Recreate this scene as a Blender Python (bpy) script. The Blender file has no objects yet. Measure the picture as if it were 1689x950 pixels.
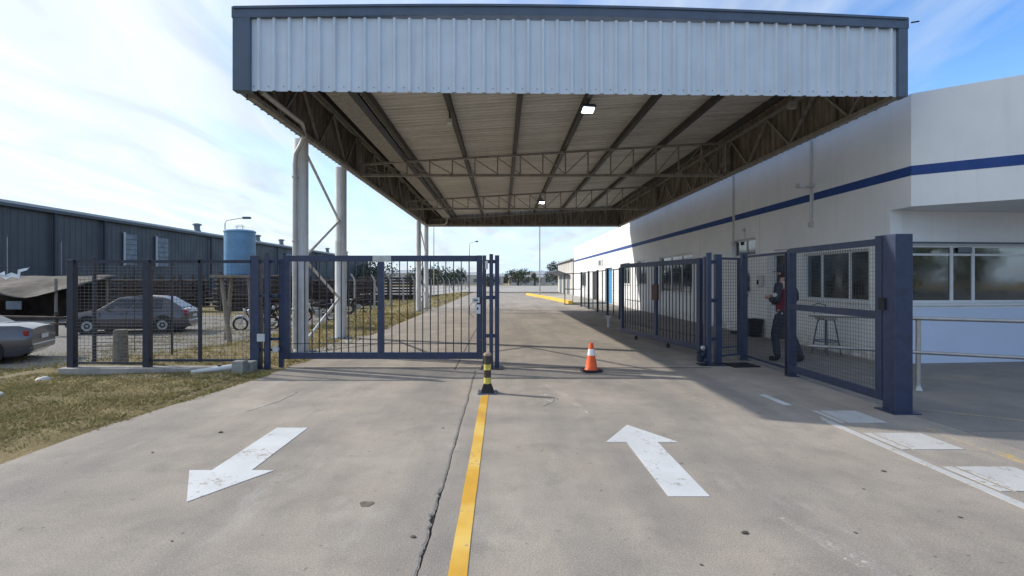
import bpy, bmesh, math, random
from mathutils import Vector, Matrix, noise
random.seed(7)
S = bpy.context.scene
C = S.collection
R = math.radians

# ------------------------------------------------------------------ camera, sun, sky
cam_d = bpy.data.cameras.new("camera"); cam = bpy.data.objects.new("camera", cam_d); C.objects.link(cam)
cam.location = (0, 0, 1.5); cam.rotation_euler = (R(90), 0, 0)
cam_d.sensor_width = 36.0; cam_d.lens = 860.0 / 1689.0 * 36.0
cam_d.shift_x = 16.5 / 1689.0; cam_d.shift_y = -12.0 / 1689.0
cam_d.clip_start = 0.05; cam_d.clip_end = 6000
S.camera = cam
S.view_settings.view_transform = 'Standard'; S.view_settings.look = 'None'
S.view_settings.gamma = 1.0; S.view_settings.use_curve_mapping = False
S.view_settings.exposure = 0.60

SUN_EL = R(31.0)
SUN_XY = Vector((-0.82, 0.29)).normalized()          # where the sun stands, seen from above
sun_az = math.atan2(SUN_XY.x, SUN_XY.y)              # clockwise from +Y
sun_dir = Vector((SUN_XY.x * math.cos(SUN_EL), SUN_XY.y * math.cos(SUN_EL), math.sin(SUN_EL)))
sd = bpy.data.lights.new("sun", 'SUN'); sd.energy = 3.05; sd.angle = R(0.53); sd.color = (1.0, 0.935, 0.83)
so = bpy.data.objects.new("sun", sd); C.objects.link(so)
so.rotation_euler = (-sun_dir).to_track_quat('-Z', 'Y').to_euler(); so.location = (-30, 12, 25)

W = bpy.data.worlds.new("World"); S.world = W; W.use_nodes = True
nt = W.node_tree; nt.nodes.clear()
def wn(t, **k):
    n = nt.nodes.new(t)
    for a, b in k.items(): setattr(n, a, b)
    return n
L = nt.links.new
out = wn('ShaderNodeOutputWorld'); bg = wn('ShaderNodeBackground'); bg.inputs['Strength'].default_value = 0.15
sky = wn('ShaderNodeTexSky', sky_type='NISHITA', sun_disc=False, sun_elevation=SUN_EL, sun_rotation=sun_az % (2 * math.pi))
sky.air_density = 1.0; sky.dust_density = 0.6; sky.ozone_density = 2.2
tc = wn('ShaderNodeTexCoord'); sep = wn('ShaderNodeSeparateXYZ'); L(tc.outputs['Generated'], sep.inputs[0])
def m(op, a=None, b=None, c=None, clamp=False):
    n = wn('ShaderNodeMath', operation=op); n.use_clamp = clamp
    for i, v in enumerate((a, b, c)):
        if v is None: continue
        if isinstance(v, (int, float)): n.inputs[i].default_value = v
        else: L(v, n.inputs[i])
    return n.outputs[0]
zc = m('MAXIMUM', sep.outputs['Z'], 0.0)
den = m('ADD', zc, 0.10)
px = m('DIVIDE', sep.outputs['X'], den); py = m('DIVIDE', sep.outputs['Y'], den)
cmb = wn('ShaderNodeCombineXYZ'); L(px, cmb.inputs[0]); L(py, cmb.inputs[1])
mp = wn('ShaderNodeMapping'); mp.inputs['Rotation'].default_value = (0, 0, R(9)); mp.inputs['Scale'].default_value = (1.15, 0.34, 1); mp.inputs['Location'].default_value = (2.6, 0.35, 0); L(cmb.outputs[0], mp.inputs[0])
n1 = wn('ShaderNodeTexNoise'); n1.inputs['Scale'].default_value = 1.0; n1.inputs['Detail'].default_value = 9; n1.inputs['Roughness'].default_value = 0.56; n1.inputs['Distortion'].default_value = 0.5
L(mp.outputs[0], n1.inputs['Vector'])
n2 = wn('ShaderNodeTexNoise'); n2.inputs['Scale'].default_value = 0.38; n2.inputs['Detail'].default_value = 3; L(cmb.outputs[0], n2.inputs['Vector'])
vd = wn('ShaderNodeVectorMath', operation='DOT_PRODUCT'); L(tc.outputs['Generated'], vd.inputs[0]); vd.inputs[1].default_value = tuple(sun_dir)
toward = m('MULTIPLY_ADD', m('MAXIMUM', vd.outputs['Value'], 0.0), 0.95, -0.04)
mask = m('ADD', m('MULTIPLY', n1.outputs[0], 3.0), m('MULTIPLY', n2.outputs[0], 1.0))
mask = m('ADD', m('SUBTRACT', mask, 1.80), toward)
mask = m('MULTIPLY', mask, 1.15, clamp=True)
mask = m('MULTIPLY', mask, 0.90)
hz = m('MULTIPLY', m('POWER', m('SUBTRACT', 1.0, m('MINIMUM', zc, 1.0)), 6.0), 0.88)
mask0 = mask
glow = m('POWER', m('MAXIMUM', vd.outputs['Value'], 0.0), 4.0)
n3 = wn('ShaderNodeTexNoise'); n3.inputs['Scale'].default_value = 3.0; n3.inputs['Detail'].default_value = 6; n3.inputs['Distortion'].default_value = 0.8; L(mp.outputs[0], n3.inputs['Vector'])
lum = m('MULTIPLY_ADD', glow, 1.0, m('MULTIPLY_ADD', n3.outputs[0], 3.4, 2.35))
cc = wn('ShaderNodeCombineColor'); L(m('MULTIPLY', lum, 0.91), cc.inputs[0]); L(m('MULTIPLY', lum, 0.985), cc.inputs[1]); L(m('MULTIPLY', lum, 1.03), cc.inputs[2])
hsv = wn('ShaderNodeHueSaturation'); hsv.inputs['Hue'].default_value = 0.508; hsv.inputs['Saturation'].default_value = 1.30; hsv.inputs['Value'].default_value = 1.12; L(sky.outputs[0], hsv.inputs['Color'])
mx = wn('ShaderNodeMix', data_type='RGBA'); L(mask, mx.inputs['Factor'])
hm = wn('ShaderNodeMix', data_type='RGBA'); L(hz, hm.inputs['Factor']); L(hsv.outputs[0], hm.inputs['A']); hm.inputs['B'].default_value = (2.7, 4.1, 6.2, 1); L(hm.outputs['Result'], mx.inputs['A']); L(cc.outputs[0], mx.inputs['B'])
L(mx.outputs['Result'], bg.inputs['Color']); L(bg.outputs[0], out.inputs[0])

# ------------------------------------------------------------------ materials
def rgb(c): return (c[0], c[1], c[2], 1.0)
class NT:
    def __init__(s, name):
        s.m = bpy.data.materials.new(name); s.m.use_nodes = True; s.t = s.m.node_tree
        s.p = s.t.nodes['Principled BSDF']; s.pos = None
    def n(s, t, **k):
        n = s.t.nodes.new(t)
        for a, b in k.items(): setattr(n, a, b)
        return n
    def l(s, a, b): s.t.links.new(a, b)
    def world(s):
        if not s.pos: s.pos = s.n('ShaderNodeNewGeometry').outputs['Position']
        return s.pos
    def noise(s, scale, detail=4, rough=0.55, sc=(1, 1, 1), loc=(0, 0, 0), dist=0.0):
        mp = s.n('ShaderNodeMapping'); mp.inputs['Scale'].default_value = sc; mp.inputs['Location'].default_value = loc; s.l(s.world(), mp.inputs[0])
        n = s.n('ShaderNodeTexNoise'); n.inputs['Scale'].default_value = scale; n.inputs['Detail'].default_value = detail
        n.inputs['Roughness'].default_value = rough; n.inputs['Distortion'].default_value = dist; s.l(mp.outputs[0], n.inputs['Vector']); return n.outputs[0]
    def ramp(s, v, a, b, c0=0.0, c1=1.0):
        n = s.n('ShaderNodeMapRange'); n.inputs[1].default_value = a; n.inputs[2].default_value = b; n.inputs[3].default_value = c0; n.inputs[4].default_value = c1
        n.clamp = True; s.l(v, n.inputs[0]); return n.outputs[0]
    def mix(s, f, a, b):
        n = s.n('ShaderNodeMix', data_type='RGBA')
        for v, k in ((f, 'Factor'), (a, 'A'), (b, 'B')):
            if isinstance(v, (int, float)): n.inputs[k].default_value = v
            elif isinstance(v, (tuple, list)): n.inputs[k].default_value = rgb(v)
            else: s.l(v, n.inputs[k])
        return n.outputs['Result']
    def math(s, op, a, b):
        n = s.n('ShaderNodeMath', operation=op)
        for i, v in enumerate((a, b)):
            if isinstance(v, (int, float)): n.inputs[i].default_value = v
            else: s.l(v, n.inputs[i])
        return n.outputs[0]
    def bump(s, h, strength, dist=0.01):
        b = s.n('ShaderNodeBump'); b.inputs['Strength'].default_value = strength; b.inputs['Distance'].default_value = dist; s.l(h, b.inputs['Height'])
        s.l(b.outputs[0], s.p.inputs['Normal'])
    def col(s, c):
        if isinstance(c, (tuple, list)): s.p.inputs['Base Color'].default_value = rgb(c)
        else: s.l(c, s.p.inputs['Base Color'])
    def set(s, rough=None, metal=None, ior=None, spec=None):
        if rough is not None:
            if isinstance(rough, (int, float)): s.p.inputs['Roughness'].default_value = rough
            else: s.l(rough, s.p.inputs['Roughness'])
        if metal is not None: s.p.inputs['Metallic'].default_value = metal
        if ior is not None: s.p.inputs['IOR'].default_value = ior
        if spec is not None: s.p.inputs['Specular IOR Level'].default_value = spec

def simple(name, c, rough=0.6, metal=0.0, var=0.18, scale=6.0, bump=0.15, bscale=60.0, streak=0.0, dirt=None):
    a = NT(name)
    d = tuple(x * (1 - var) for x in c); e = tuple(min(1, x * (1 + var)) for x in c)
    base = a.mix(a.ramp(a.noise(scale), 0.3, 0.7), d, e)
    if streak > 0:
        st = a.ramp(a.noise(1.0, 5, 0.6, sc=(9, 9, 0.45)), 0.50, 0.72, 0, streak)
        base = a.mix(st, base, dirt or tuple(x * 0.45 for x in c))
    a.col(base); a.set(rough=a.ramp(a.noise(scale * 1.7), 0.3, 0.7, max(0.05, rough - 0.08), min(1, rough + 0.1)), metal=metal)
    if bump > 0: a.bump(a.noise(bscale, 3), bump, 0.004)
    return a.m

def concrete_nodes(a, light=(0.50, 0.435, 0.365), dark=(0.255, 0.228, 0.198)):
    big = a.ramp(a.noise(0.42, 6, 0.62, dist=0.6), 0.34, 0.66)
    mid = a.ramp(a.noise(2.6, 5, 0.6), 0.32, 0.68)
    base = a.mix(a.math('ADD', a.math('MULTIPLY', big, 0.62), a.math('MULTIPLY', mid, 0.38)), dark, light)
    pink = a.ramp(a.noise(0.8, 3, loc=(4, 9, 0)), 0.5, 0.7, 0, 0.45)
    base = a.mix(pink, base, (0.43, 0.350, 0.290))
    lane = a.ramp(a.noise(0.9, 5, 0.6, sc=(1.6, 0.22, 1), loc=(3, 1, 0)), 0.45, 0.66, 0, 0.52)   # tyre-worn lengthways stains
    base = a.mix(lane, base, (0.175, 0.17, 0.165))
    pale = a.ramp(a.noise(1.3, 6, 0.7, sc=(1.2, 0.4, 1), loc=(13, 2, 0)), 0.60, 0.74, 0, 0.55)
    base = a.mix(pale, base, (0.52, 0.50, 0.46))
    blot = a.ramp(a.noise(1.9, 6, 0.68, loc=(21, 4, 0)), 0.52, 0.70, 0, 0.48)
    base = a.mix(blot, base, (0.17, 0.16, 0.15))
    drip = a.ramp(a.noise(5.5, 4, 0.6, loc=(31, 14, 0)), 0.66, 0.74, 0, 0.55)
    base = a.mix(drip, base, (0.13, 0.122, 0.115))
    fine = a.noise(110, 5, 0.78)
    base = a.mix(a.ramp(fine, 0.43, 0.60, 0, 0.62), base, (0.17, 0.152, 0.135))
    grit = a.noise(85, 5, 0.7, loc=(7, 7, 0))
    base = a.mix(a.ramp(grit, 0.50, 0.64, 0, 0.30), base, (0.60, 0.55, 0.485))
    sp = a.ramp(a.noise(16, 2, 0.5, loc=(1, 2, 0)), 0.70, 0.76, 0, 0.7)
    base = a.mix(sp, base, (0.11, 0.10, 0.095))
    h = a.math('ADD', a.math('MULTIPLY', fine, 0.6), a.math('MULTIPLY', a.noise(9, 5), 0.5))
    return base, h
a = NT('concrete'); b_, h_ = concrete_nodes(a); a.col(b_); a.set(rough=0.88, spec=0.3); a.bump(h_, 0.9, 0.008); M_conc = a.m
a = NT('walk_concrete'); b_, h_ = concrete_nodes(a, (0.30, 0.28, 0.255), (0.17, 0.162, 0.152)); a.col(b_); a.set(rough=0.85, spec=0.3); a.bump(h_, 0.5, 0.006); M_walk = a.m
M_joint = simple('joint_filler', (0.075, 0.068, 0.06), 0.95, var=0.4, scale=20, bump=0.5)

def paint_mat(name, c, wear, loc=(0, 0, 0), c2=None):
    a = NT(name); base, h = concrete_nodes(a)
    p = a.mix(a.ramp(a.noise(3, 4), 0.3, 0.7), tuple(x * 0.86 for x in c), c)
    if c2: p = a.mix(a.ramp(a.noise(1.6, 3, loc=(3, 3, 3)), 0.42, 0.6), p, c2)
    w = a.math('ADD', a.math('MULTIPLY', a.noise(22, 5, 0.7, loc=loc), 0.6), a.math('MULTIPLY', a.noise(3.2, 3, loc=loc), 0.4))
    f = a.ramp(w, wear, wear + 0.07, 0.0, 1.0)
    a.col(a.mix(f, p, base)); a.set(rough=0.72); a.bump(h, 0.35, 0.004); return a.m
M_white_paint = paint_mat('road_paint_white', (0.60, 0.61, 0.62), 0.555)
M_white_worn = paint_mat('road_paint_worn', (0.50, 0.50, 0.49), 0.54, (5, 5, 0))
M_yellow_paint = paint_mat('road_paint_yellow', (0.66, 0.36, 0.035), 0.585, (2, 0, 0), (0.70, 0.47, 0.11))
M_yellow_faded = paint_mat('road_paint_faded', (0.50, 0.37, 0.14), 0.43, (8, 0, 0))

M_navy = simple('navy_steel', (0.028, 0.040, 0.085), 0.42, 0.0, var=0.22, scale=9, bump=0.12, streak=0.35, dirt=(0.05, 0.05, 0.06))
def add_rust(mt_, c, th=.66):
    a = NT.__new__(NT); a.m = mt_; a.t = mt_.node_tree; a.p = a.t.nodes['Principled BSDF']; a.pos = None
    src_ = a.p.inputs['Base Color'].links[0].from_socket
    f = a.ramp(a.noise(16, 6, 0.72, loc=(2, 9, 4)), th, th + .05, 0, .85); a.col(a.mix(f, src_, c))
add_rust(M_navy, (.085, .045, .028), .63)
M_navy_dark = simple('dark_navy_steel', (0.016, 0.021, 0.040), 0.45, var=0.22, scale=9, bump=0.12, streak=0.25, dirt=(0.04, 0.035, 0.03))
M_wire = simple('galvanised_wire', (0.045, 0.050, 0.060), 0.5, 0.3, bump=0)
M_fascia = simple('grey_white_sheet', (0.60, 0.67, 0.745), 0.38, 0.0, var=0.06, scale=2.0, bump=0.10, bscale=8, streak=0.28, dirt=(0.34, 0.37, 0.41))
M_trim = simple('slate_blue_trim', (0.075, 0.105, 0.155), 0.42, 0.0, var=0.12, scale=4, bump=0.1, bscale=20)
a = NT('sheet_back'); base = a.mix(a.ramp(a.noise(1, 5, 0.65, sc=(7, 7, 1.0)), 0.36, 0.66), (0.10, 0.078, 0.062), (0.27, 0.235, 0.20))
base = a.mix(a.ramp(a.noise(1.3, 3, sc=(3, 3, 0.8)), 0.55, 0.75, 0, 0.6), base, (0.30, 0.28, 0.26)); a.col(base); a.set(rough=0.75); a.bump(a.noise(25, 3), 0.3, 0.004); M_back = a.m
a = NT('roof_underside'); base = a.mix(a.ramp(a.noise(1.0, 5, 0.6, sc=(0.35, 5.5, 1)), 0.33, 0.67), (0.44, 0.425, 0.39), (0.64, 0.62, 0.585))
base = a.mix(a.ramp(a.noise(0.7, 4), 0.48, 0.70, 0, 0.35), base, (0.34, 0.32, 0.285)); a.col(base); a.set(rough=0.55); M_under = a.m
M_purlin = simple('dark_purlin_steel', (0.042, 0.038, 0.033), 0.6, var=0.25, scale=12, bump=0.1)
M_truss = simple('grey_brown_truss_steel', (0.27, 0.255, 0.235), 0.6, var=0.25, scale=8, bump=0.1)
M_column = simple('white_painted_steel', (0.66, 0.67, 0.68), 0.5, var=0.10, scale=3, bump=0.1, streak=0.55, dirt=(0.22, 0.20, 0.18))
M_pvc = simple('pale_pvc', (0.52, 0.51, 0.49), 0.45, var=0.1, scale=5, bump=0.05, streak=0.3)
a = NT('white_render'); sx_ = a.n('ShaderNodeSeparateXYZ'); a.l(a.world(), sx_.inputs[0])
base = a.mix(a.ramp(a.noise(0.9, 5, 0.6), 0.35, 0.65), (0.74, 0.755, 0.77), (0.82, 0.825, 0.83))
base = a.mix(a.ramp(a.noise(1.0, 5, 0.6, sc=(7, 7, 0.4)), 0.55, 0.75, 0, 0.22), base, (0.55, 0.54, 0.52))
spl = a.math('MULTIPLY', a.ramp(sx_.outputs['Z'], 0.05, 0.42, 1, 0), a.ramp(a.noise(5, 5, 0.7), 0.38, 0.62, 0, 0.75))
base = a.mix(spl, base, (0.36, 0.33, 0.29))
a.col(base); a.set(rough=0.85); a.bump(a.math('ADD', a.noise(45, 3), a.noise(2.2, 3)), 0.25, 0.006); M_wall = a.m
M_blue = simple('blue_stripe_paint', (0.014, 0.055, 0.23), 0.7, var=0.08, scale=3, bump=0.15, bscale=45)
M_lilac = simple('pale_blue_render', (0.56, 0.64, 0.80), 0.85, var=0.03, scale=1.5, bump=0.2, bscale=45)
M_frame = simple('white_window_frame', (0.62, 0.64, 0.66), 0.4, var=0.05, bump=0)
M_doorframe = simple('dark_door_frame', (0.05, 0.05, 0.055), 0.5)
M_bluedoor = simple('blue_door_paint', (0.05, 0.30, 0.62), 0.5)
a = NT('window_glass')
base = a.mix(a.ramp(a.noise(1.1, 3, sc=(1, 1, 1.8)), 0.42, 0.62), (0.010, 0.016, 0.017), (0.030, 0.045, 0.048)); a.col(base); a.set(rough=a.ramp(a.noise(3.0, 4), .35, .65, .03, .11), ior=2.3)
a.bump(a.noise(1.6, 1), 0.03, 0.02); M_glass = a.m
M_room = simple('dim_interior', (0.05, 0.045, 0.04), 0.9)
M_black = simple('black_rubber', (0.014, 0.014, 0.015), 0.75, bump=0.2)
M_blackp = simple('black_plastic', (0.018, 0.018, 0.020), 0.4, bump=0.05)
M_orange = simple('cone_orange', (0.80, 0.105, 0.018), 0.5, var=0.1, scale=14, streak=0.15)
M_cwhite = simple('cone_white_band', (0.78, 0.78, 0.76), 0.45, var=0.08, scale=20)
M_byellow = simple('bollard_yellow', (0.60, 0.50, 0.10), 0.5, var=0.25, scale=22, streak=0.4)
M_bbrown = simple('bollard_dark_bands', (0.045, 0.036, 0.028), 0.55, var=0.4, scale=22, streak=0.3)
M_btop = simple('bollard_cap', (0.36, 0.26, 0.19), 0.6, var=0.2)
M_metal = simple('brushed_rail_steel', (0.42, 0.41, 0.40), 0.35, 0.8, var=0.12)
M_box = simple('pale_grey_plastic', (0.55, 0.56, 0.56), 0.45, var=0.06)
M_kerb = simple('weathered_kerb', (0.30, 0.285, 0.26), 0.9, var=0.25, scale=5, bump=0.5, bscale=40)
M_ykerb = simple('yellow_kerb_paint', (0.72, 0.46, 0.07), 0.7, var=0.15, scale=3)
M_stone = simple('pale_stone', (0.55, 0.54, 0.51), 0.9, var=0.15, bump=0.5, bscale=30)
M_wood = simple('weathered_wood', (0.22, 0.185, 0.15), 0.85, var=0.35, scale=14, bump=0.5, streak=0.5)
M_tank = simple('blue_tank_paint', (0.12, 0.27, 0.47), 0.5, var=0.18, scale=3, streak=0.45, dirt=(0.20, 0.27, 0.34))
M_ware = simple('dark_blue_grey_sheet', (0.043, 0.049, 0.058), 0.5, var=0.10, scale=0.3, bump=0, streak=0.3, dirt=(0.045, 0.05, 0.06))
M_wroof = simple('pale_grey_roof_sheet', (0.36, 0.37, 0.38), 0.4, var=0.1, scale=0.3, bump=0)
M_wwin = simple('translucent_grey_panel', (0.13, 0.155, 0.18), 0.5, var=0.3, scale=1.5, bump=0)
M_rust = simple('rusty_pipe_steel', (0.060, 0.042, 0.034), 0.8, var=0.5, scale=3, bump=0.3)
M_tarp = simple('brown_tarpaulin', (0.034, 0.028, 0.024), 0.8, var=0.3, scale=1.5, bump=0.4, bscale=10)
M_light_patch = simple('light_patch_white', (0.75, 0.76, 0.78), 0.4, var=0.05)
M_concpost = simple('concrete_post', (0.36, 0.34, 0.31), 0.9, var=0.2)
M_pale = simple('pale_far_wall', (0.52, 0.50, 0.47), 0.9, var=0.08, scale=0.5, bump=0)
M_trunk = simple('bark', (0.10, 0.08, 0.06), 0.9, var=0.35, scale=10, bump=0.6, bscale=20)

def emit(name, c, s):
    a = NT(name); a.col(c); a.p.inputs['Emission Color'].default_value = rgb(c); a.p.inputs['Emission Strength'].default_value = s; return a.m
M_led = emit('lit_led_panel', (0.93, 0.97, 1.0), 6.0)

def leaf_mat(name, c1, c2):
    a = NT(name); oi = a.n('ShaderNodeNewGeometry')
    a.col(a.mix(a.ramp(oi.outputs['Random Per Island'], 0, 1), c1, c2)); a.set(rough=0.7, spec=0.2); return a.m
a = NT('dry_short_grass'); gi = a.n('ShaderNodeNewGeometry')
g1_ = a.mix(a.ramp(gi.outputs['Random Per Island'], 0, 1), (0.50, 0.40, 0.20), (0.30, 0.235, 0.10)); g2_ = a.mix(a.ramp(gi.outputs['Random Per Island'], 0, 1), (0.24, 0.22, 0.08), (0.36, 0.31, 0.13))
a.col(a.mix(a.ramp(a.noise(1.2, 5, 0.65, loc=(3, 3, 0)), .42, .58), g1_, g2_)); a.set(rough=.8, spec=.15); M_grassb = a.m
M_leaf = leaf_mat('dull_tree_leaves', (0.055, 0.070, 0.050), (0.11, 0.12, 0.085))
M_leaf2 = leaf_mat('olive_tree_leaves', (0.055, 0.065, 0.03), (0.13, 0.13, 0.07))

a = NT('terrain_ground')
g = a.mix(a.ramp(a.noise(1.4, 6, 0.65), 0.36, 0.64), (0.21, 0.175, 0.08), (0.38, 0.30, 0.165))
g = a.mix(a.ramp(a.noise(0.16, 5, 0.6, loc=(2, 5, 0)), 0.48, 0.62, 0, 0.85), g, (0.27, 0.235, 0.175))
g = a.mix(a.ramp(a.noise(0.5, 4, loc=(9, 2, 0)), 0.56, 0.68, 0, 0.7), g, (0.075, 0.066, 0.045))
g = a.mix(a.ramp(a.noise(70, 2), 0.5, 0.7, 0, 0.5), g, (0.06, 0.055, 0.03))
a.col(g); a.set(rough=0.95, spec=0.1); a.bump(a.math('ADD', a.noise(14, 5, 0.7), a.noise(60, 3, 0.7)), 0.9, 0.04); M_ground = a.m
a = NT('gravel')
v = a.n('ShaderNodeTexVoronoi'); v.inputs['Scale'].default_value = 22; a.l(a.world(), v.inputs['Vector'])
g = a.mix(a.ramp(v.outputs['Distance'], 0.0, 0.6), (0.50, 0.48, 0.455), (0.16, 0.15, 0.14))
g = a.mix(a.ramp(a.noise(0.7, 5), 0.42, 0.62, 0, 0.6), g, (0.22, 0.20, 0.16))
a.col(g); a.set(rough=0.95, spec=0.15); a.bump(v.outputs['Distance'], 0.8, 0.03); M_gravel = a.m
a = NT('dirt_lot'); g = a.mix(a.ramp(a.noise(0.25, 5), 0.35, 0.65), (0.30, 0.275, 0.24), (0.42, 0.40, 0.365)); a.col(g); a.set(rough=0.95); M_dirt = a.m

# ------------------------------------------------------------------ mesh helpers
class MB:
    def __init__(s): s.v = []; s.f = []; s.mi = []
    def add(s, vs, fs, mi=0):
        o = len(s.v); s.v += [tuple(p) for p in vs]
        for f in fs: s.f.append(tuple(o + i for i in f)); s.mi.append(mi)
    def box(s, p0, p1, mi=0):
        x0, y0, z0 = p0; x1, y1, z1 = p1
        s.add([(x0,y0,z0),(x1,y0,z0),(x1,y1,z0),(x0,y1,z0),(x0,y0,z1),(x1,y0,z1),(x1,y1,z1),(x0,y1,z1)],
              [(3,2,1,0),(4,5,6,7),(0,1,5,4),(1,2,6,5),(2,3,7,6),(3,0,4,7)], mi); return s
    def cbox(s, c, sz, mi=0): return s.box([c[i] - sz[i] / 2 for i in range(3)], [c[i] + sz[i] / 2 for i in range(3)], mi)
    def beam(s, p, q, w, h=None, mi=0, up=(0, 0, 1)):
        h = h or w; p = Vector(p); q = Vector(q); d = (q - p).normalized(); u = Vector(up)
        if abs(d.dot(u)) > 0.98: u = Vector((0, 1, 0))
        sx = d.cross(u).normalized() * w / 2; sz = sx.cross(d).normalized() * h / 2
        vs = [e + sx * i + sz * j for e in (p, q) for i, j in ((-1, -1), (1, -1), (1, 1), (-1, 1))]
        s.add(vs, [(3,2,1,0),(4,5,6,7),(0,1,5,4),(1,2,6,5),(2,3,7,6),(3,0,4,7)], mi); return s
    def tube(s, pts, r, n=10, mi=0, cap=True):
        pts = [Vector(p) for p in pts]; rs = r if isinstance(r, (list, tuple)) else [r] * len(pts)
        o = len(s.v); pu = None
        for i, p in enumerate(pts):
            d = (pts[min(i + 1, len(pts) - 1)] - pts[max(i - 1, 0)]).normalized()
            u = pu if pu is not None else (Vector((0, 0, 1)) if abs(d.z) < 0.9 else Vector((1, 0, 0)))
            sx = d.cross(u).normalized(); sy = sx.cross(d).normalized(); pu = sy
            for k in range(n):
                t = 2 * math.pi * k / n; s.v.append(tuple(p + (sx * math.cos(t) + sy * math.sin(t)) * rs[i]))
        for i in range(len(pts) - 1):
            for k in range(n):
                s.f.append((o + i*n + k, o + i*n + (k+1) % n, o + (i+1)*n + (k+1) % n, o + (i+1)*n + k)); s.mi.append(mi)
        if cap:
            s.f.append(tuple(o + k for k in reversed(range(n)))); s.mi.append(mi)
            s.f.append(tuple(o + (len(pts)-1)*n + k for k in range(n))); s.mi.append(mi)
        return s
    def prism(s, poly, z0, z1, mi=0):
        n = len(poly); vs = [(x, y, z0) for x, y in poly] + [(x, y, z1) for x, y in poly]
        s.add(vs, [tuple(reversed(range(n))), tuple(range(n, 2*n))] + [(i, (i+1) % n, n + (i+1) % n, n + i) for i in range(n)], mi); return s
    def lathe(s, prof, c=(0, 0, 0), n=20, mi=0, axis='z'):
        o = len(s.v)
        for r, z in prof:
            for k in range(n):
                t = 2 * math.pi * k / n; x, y = r * math.cos(t), r * math.sin(t)
                p = (x, y, z) if axis == 'z' else ((x, z, y) if axis == 'y' else (z, x, y))
                s.v.append((c[0] + p[0], c[1] + p[1], c[2] + p[2]))
        for i in range(len(prof) - 1):
            for k in range(n):
                s.f.append((o + i*n + k, o + i*n + (k+1) % n, o + (i+1)*n + (k+1) % n, o + (i+1)*n + k)); s.mi.append(mi)
        s.f.append(tuple(o + k for k in range(n))); s.mi.append(mi)
        s.f.append(tuple(o + (len(prof)-1)*n + k for k in range(n))); s.mi.append(mi)
        return s
    def mesh(s, name, mats, smooth=False, fix=True):
        me = bpy.data.meshes.new(name); me.from_pydata(s.v, [], s.f)
        for mt in (mats if isinstance(mats, (list, tuple)) else [mats]): me.materials.append(mt)
        if len(me.materials) > 1: me.polygons.foreach_set('material_index', s.mi)
        if fix:
            b = bmesh.new(); b.from_mesh(me); bmesh.ops.recalc_face_normals(b, faces=b.faces); b.to_mesh(me); b.free()
        if smooth:
            me.polygons.foreach_set('use_smooth', [True] * len(me.polygons))
            try: me.set_sharp_from_angle(angle=R(38))
            except Exception: pass
        return me

def link(name, me, parent=None, loc=(0, 0, 0), rz=0.0, rot=None):
    o = bpy.data.objects.new(name, me); C.objects.link(o); o.location = loc
    o.rotation_euler = rot if rot else (0, 0, rz)
    if parent is not None: o.parent = parent
    return o
def obj(name, mb, mat, parent=None, smooth=False, bevel=0.0, loc=(0, 0, 0), rz=0.0, rot=None, fix=True):
    o = link(name, mb.mesh(name, mat, smooth, fix), parent, loc, rz, rot)
    if bevel > 0:
        b = o.modifiers.new('bevel', 'BEVEL'); b.width = bevel; b.segments = 2; b.limit_method = 'ANGLE'; b.angle_limit = R(40)
    return o
def tag(o, label=None, cat=None, group=None, kind=None):
    if label: o['label'] = label
    if cat: o['category'] = cat
    if group: o['group'] = group
    if kind: o['kind'] = kind
    return o
def thing(name, label, cat, loc=(0, 0, 0), rz=0.0, group=None):
    return tag(link(name, None, None, loc, rz), label, cat, group)
def copy_tree(o, parent=None):
    c = o.copy(); C.objects.link(c)
    if parent is not None: c.parent = parent
    for ch in list(o.children): copy_tree(ch, c)
    return c
def bx(p0, p1): return MB().box(p0, p1)
def smooth01(t): t = max(0, min(1, t)); return t * t * (3 - 2 * t)

# ------------------------------------------------------------------ terrain
def left_edge(y):                       # left edge of the concrete driveway
    if y < 4.4: e = -4.22
    elif y < 8.2: e = -4.22 + (y - 4.4) / 3.8 * 0.5
    elif y < 9.4: e = -3.72
    else: e = -3.60
    return e
def hgt(x, y):
    d = -3.9 - x
    if d <= -0.4: return -0.10 if (x < 20 and -6 < y < 66) else -0.03
    t = smooth01((y - 8) / 6)
    s0 = 3.9 * (1 - t) + 1.8 * t
    h = -0.62 * smooth01((d - s0) / 3.4) * (1 - smooth01((y - 60) / 60))
    if y < 9: 
        h += 0.05 * math.exp(-((d - 1.6) / 1.1) ** 2) - 0.10 * math.exp(-((d - 3.9) / 0.9) ** 2) * smooth01((9 - y) / 2)
    h -= 0.13 * math.exp(-((y - 8.4) / 0.42) ** 2) * smooth01((d - 0.5) / 0.8)
    h += 0.035 * noise.noise(Vector((x * 0.9, y * 0.9, 0.3))) * smooth01((d - 0.2) / 1.0)
    if d < 0.25: h = min(h, -0.012) 
    return h
def lines(a0, a1, st, far, g=1.35):
    v = [a0 + i * st for i in range(int(round((a1 - a0) / st)) + 1)]
    s_ = st; hi = v[-1]
    while hi < far[1]: s_ *= g; hi += s_; v.append(hi)
    s_ = st; lo = v[0]
    while lo > far[0]: s_ *= g; lo -= s_; v.insert(0, lo)
    return v
xs = lines(-16, -3, 0.2, (-1800, 1800)); ys = lines(1, 26, 0.25, (-600, 2500))
mb = MB(); nx = len(xs)
for y in ys:
    for x in xs: mb.v.append((x, y, hgt(x, y)))
for j in range(len(ys) - 1):
    for i in range(nx - 1): mb.f.append((j*nx + i, j*nx + i + 1, (j+1)*nx + i + 1, (j+1)*nx + i)); mb.mi.append(0)
tag(obj('ground', mb, M_ground, smooth=True), kind='structure')

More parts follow.
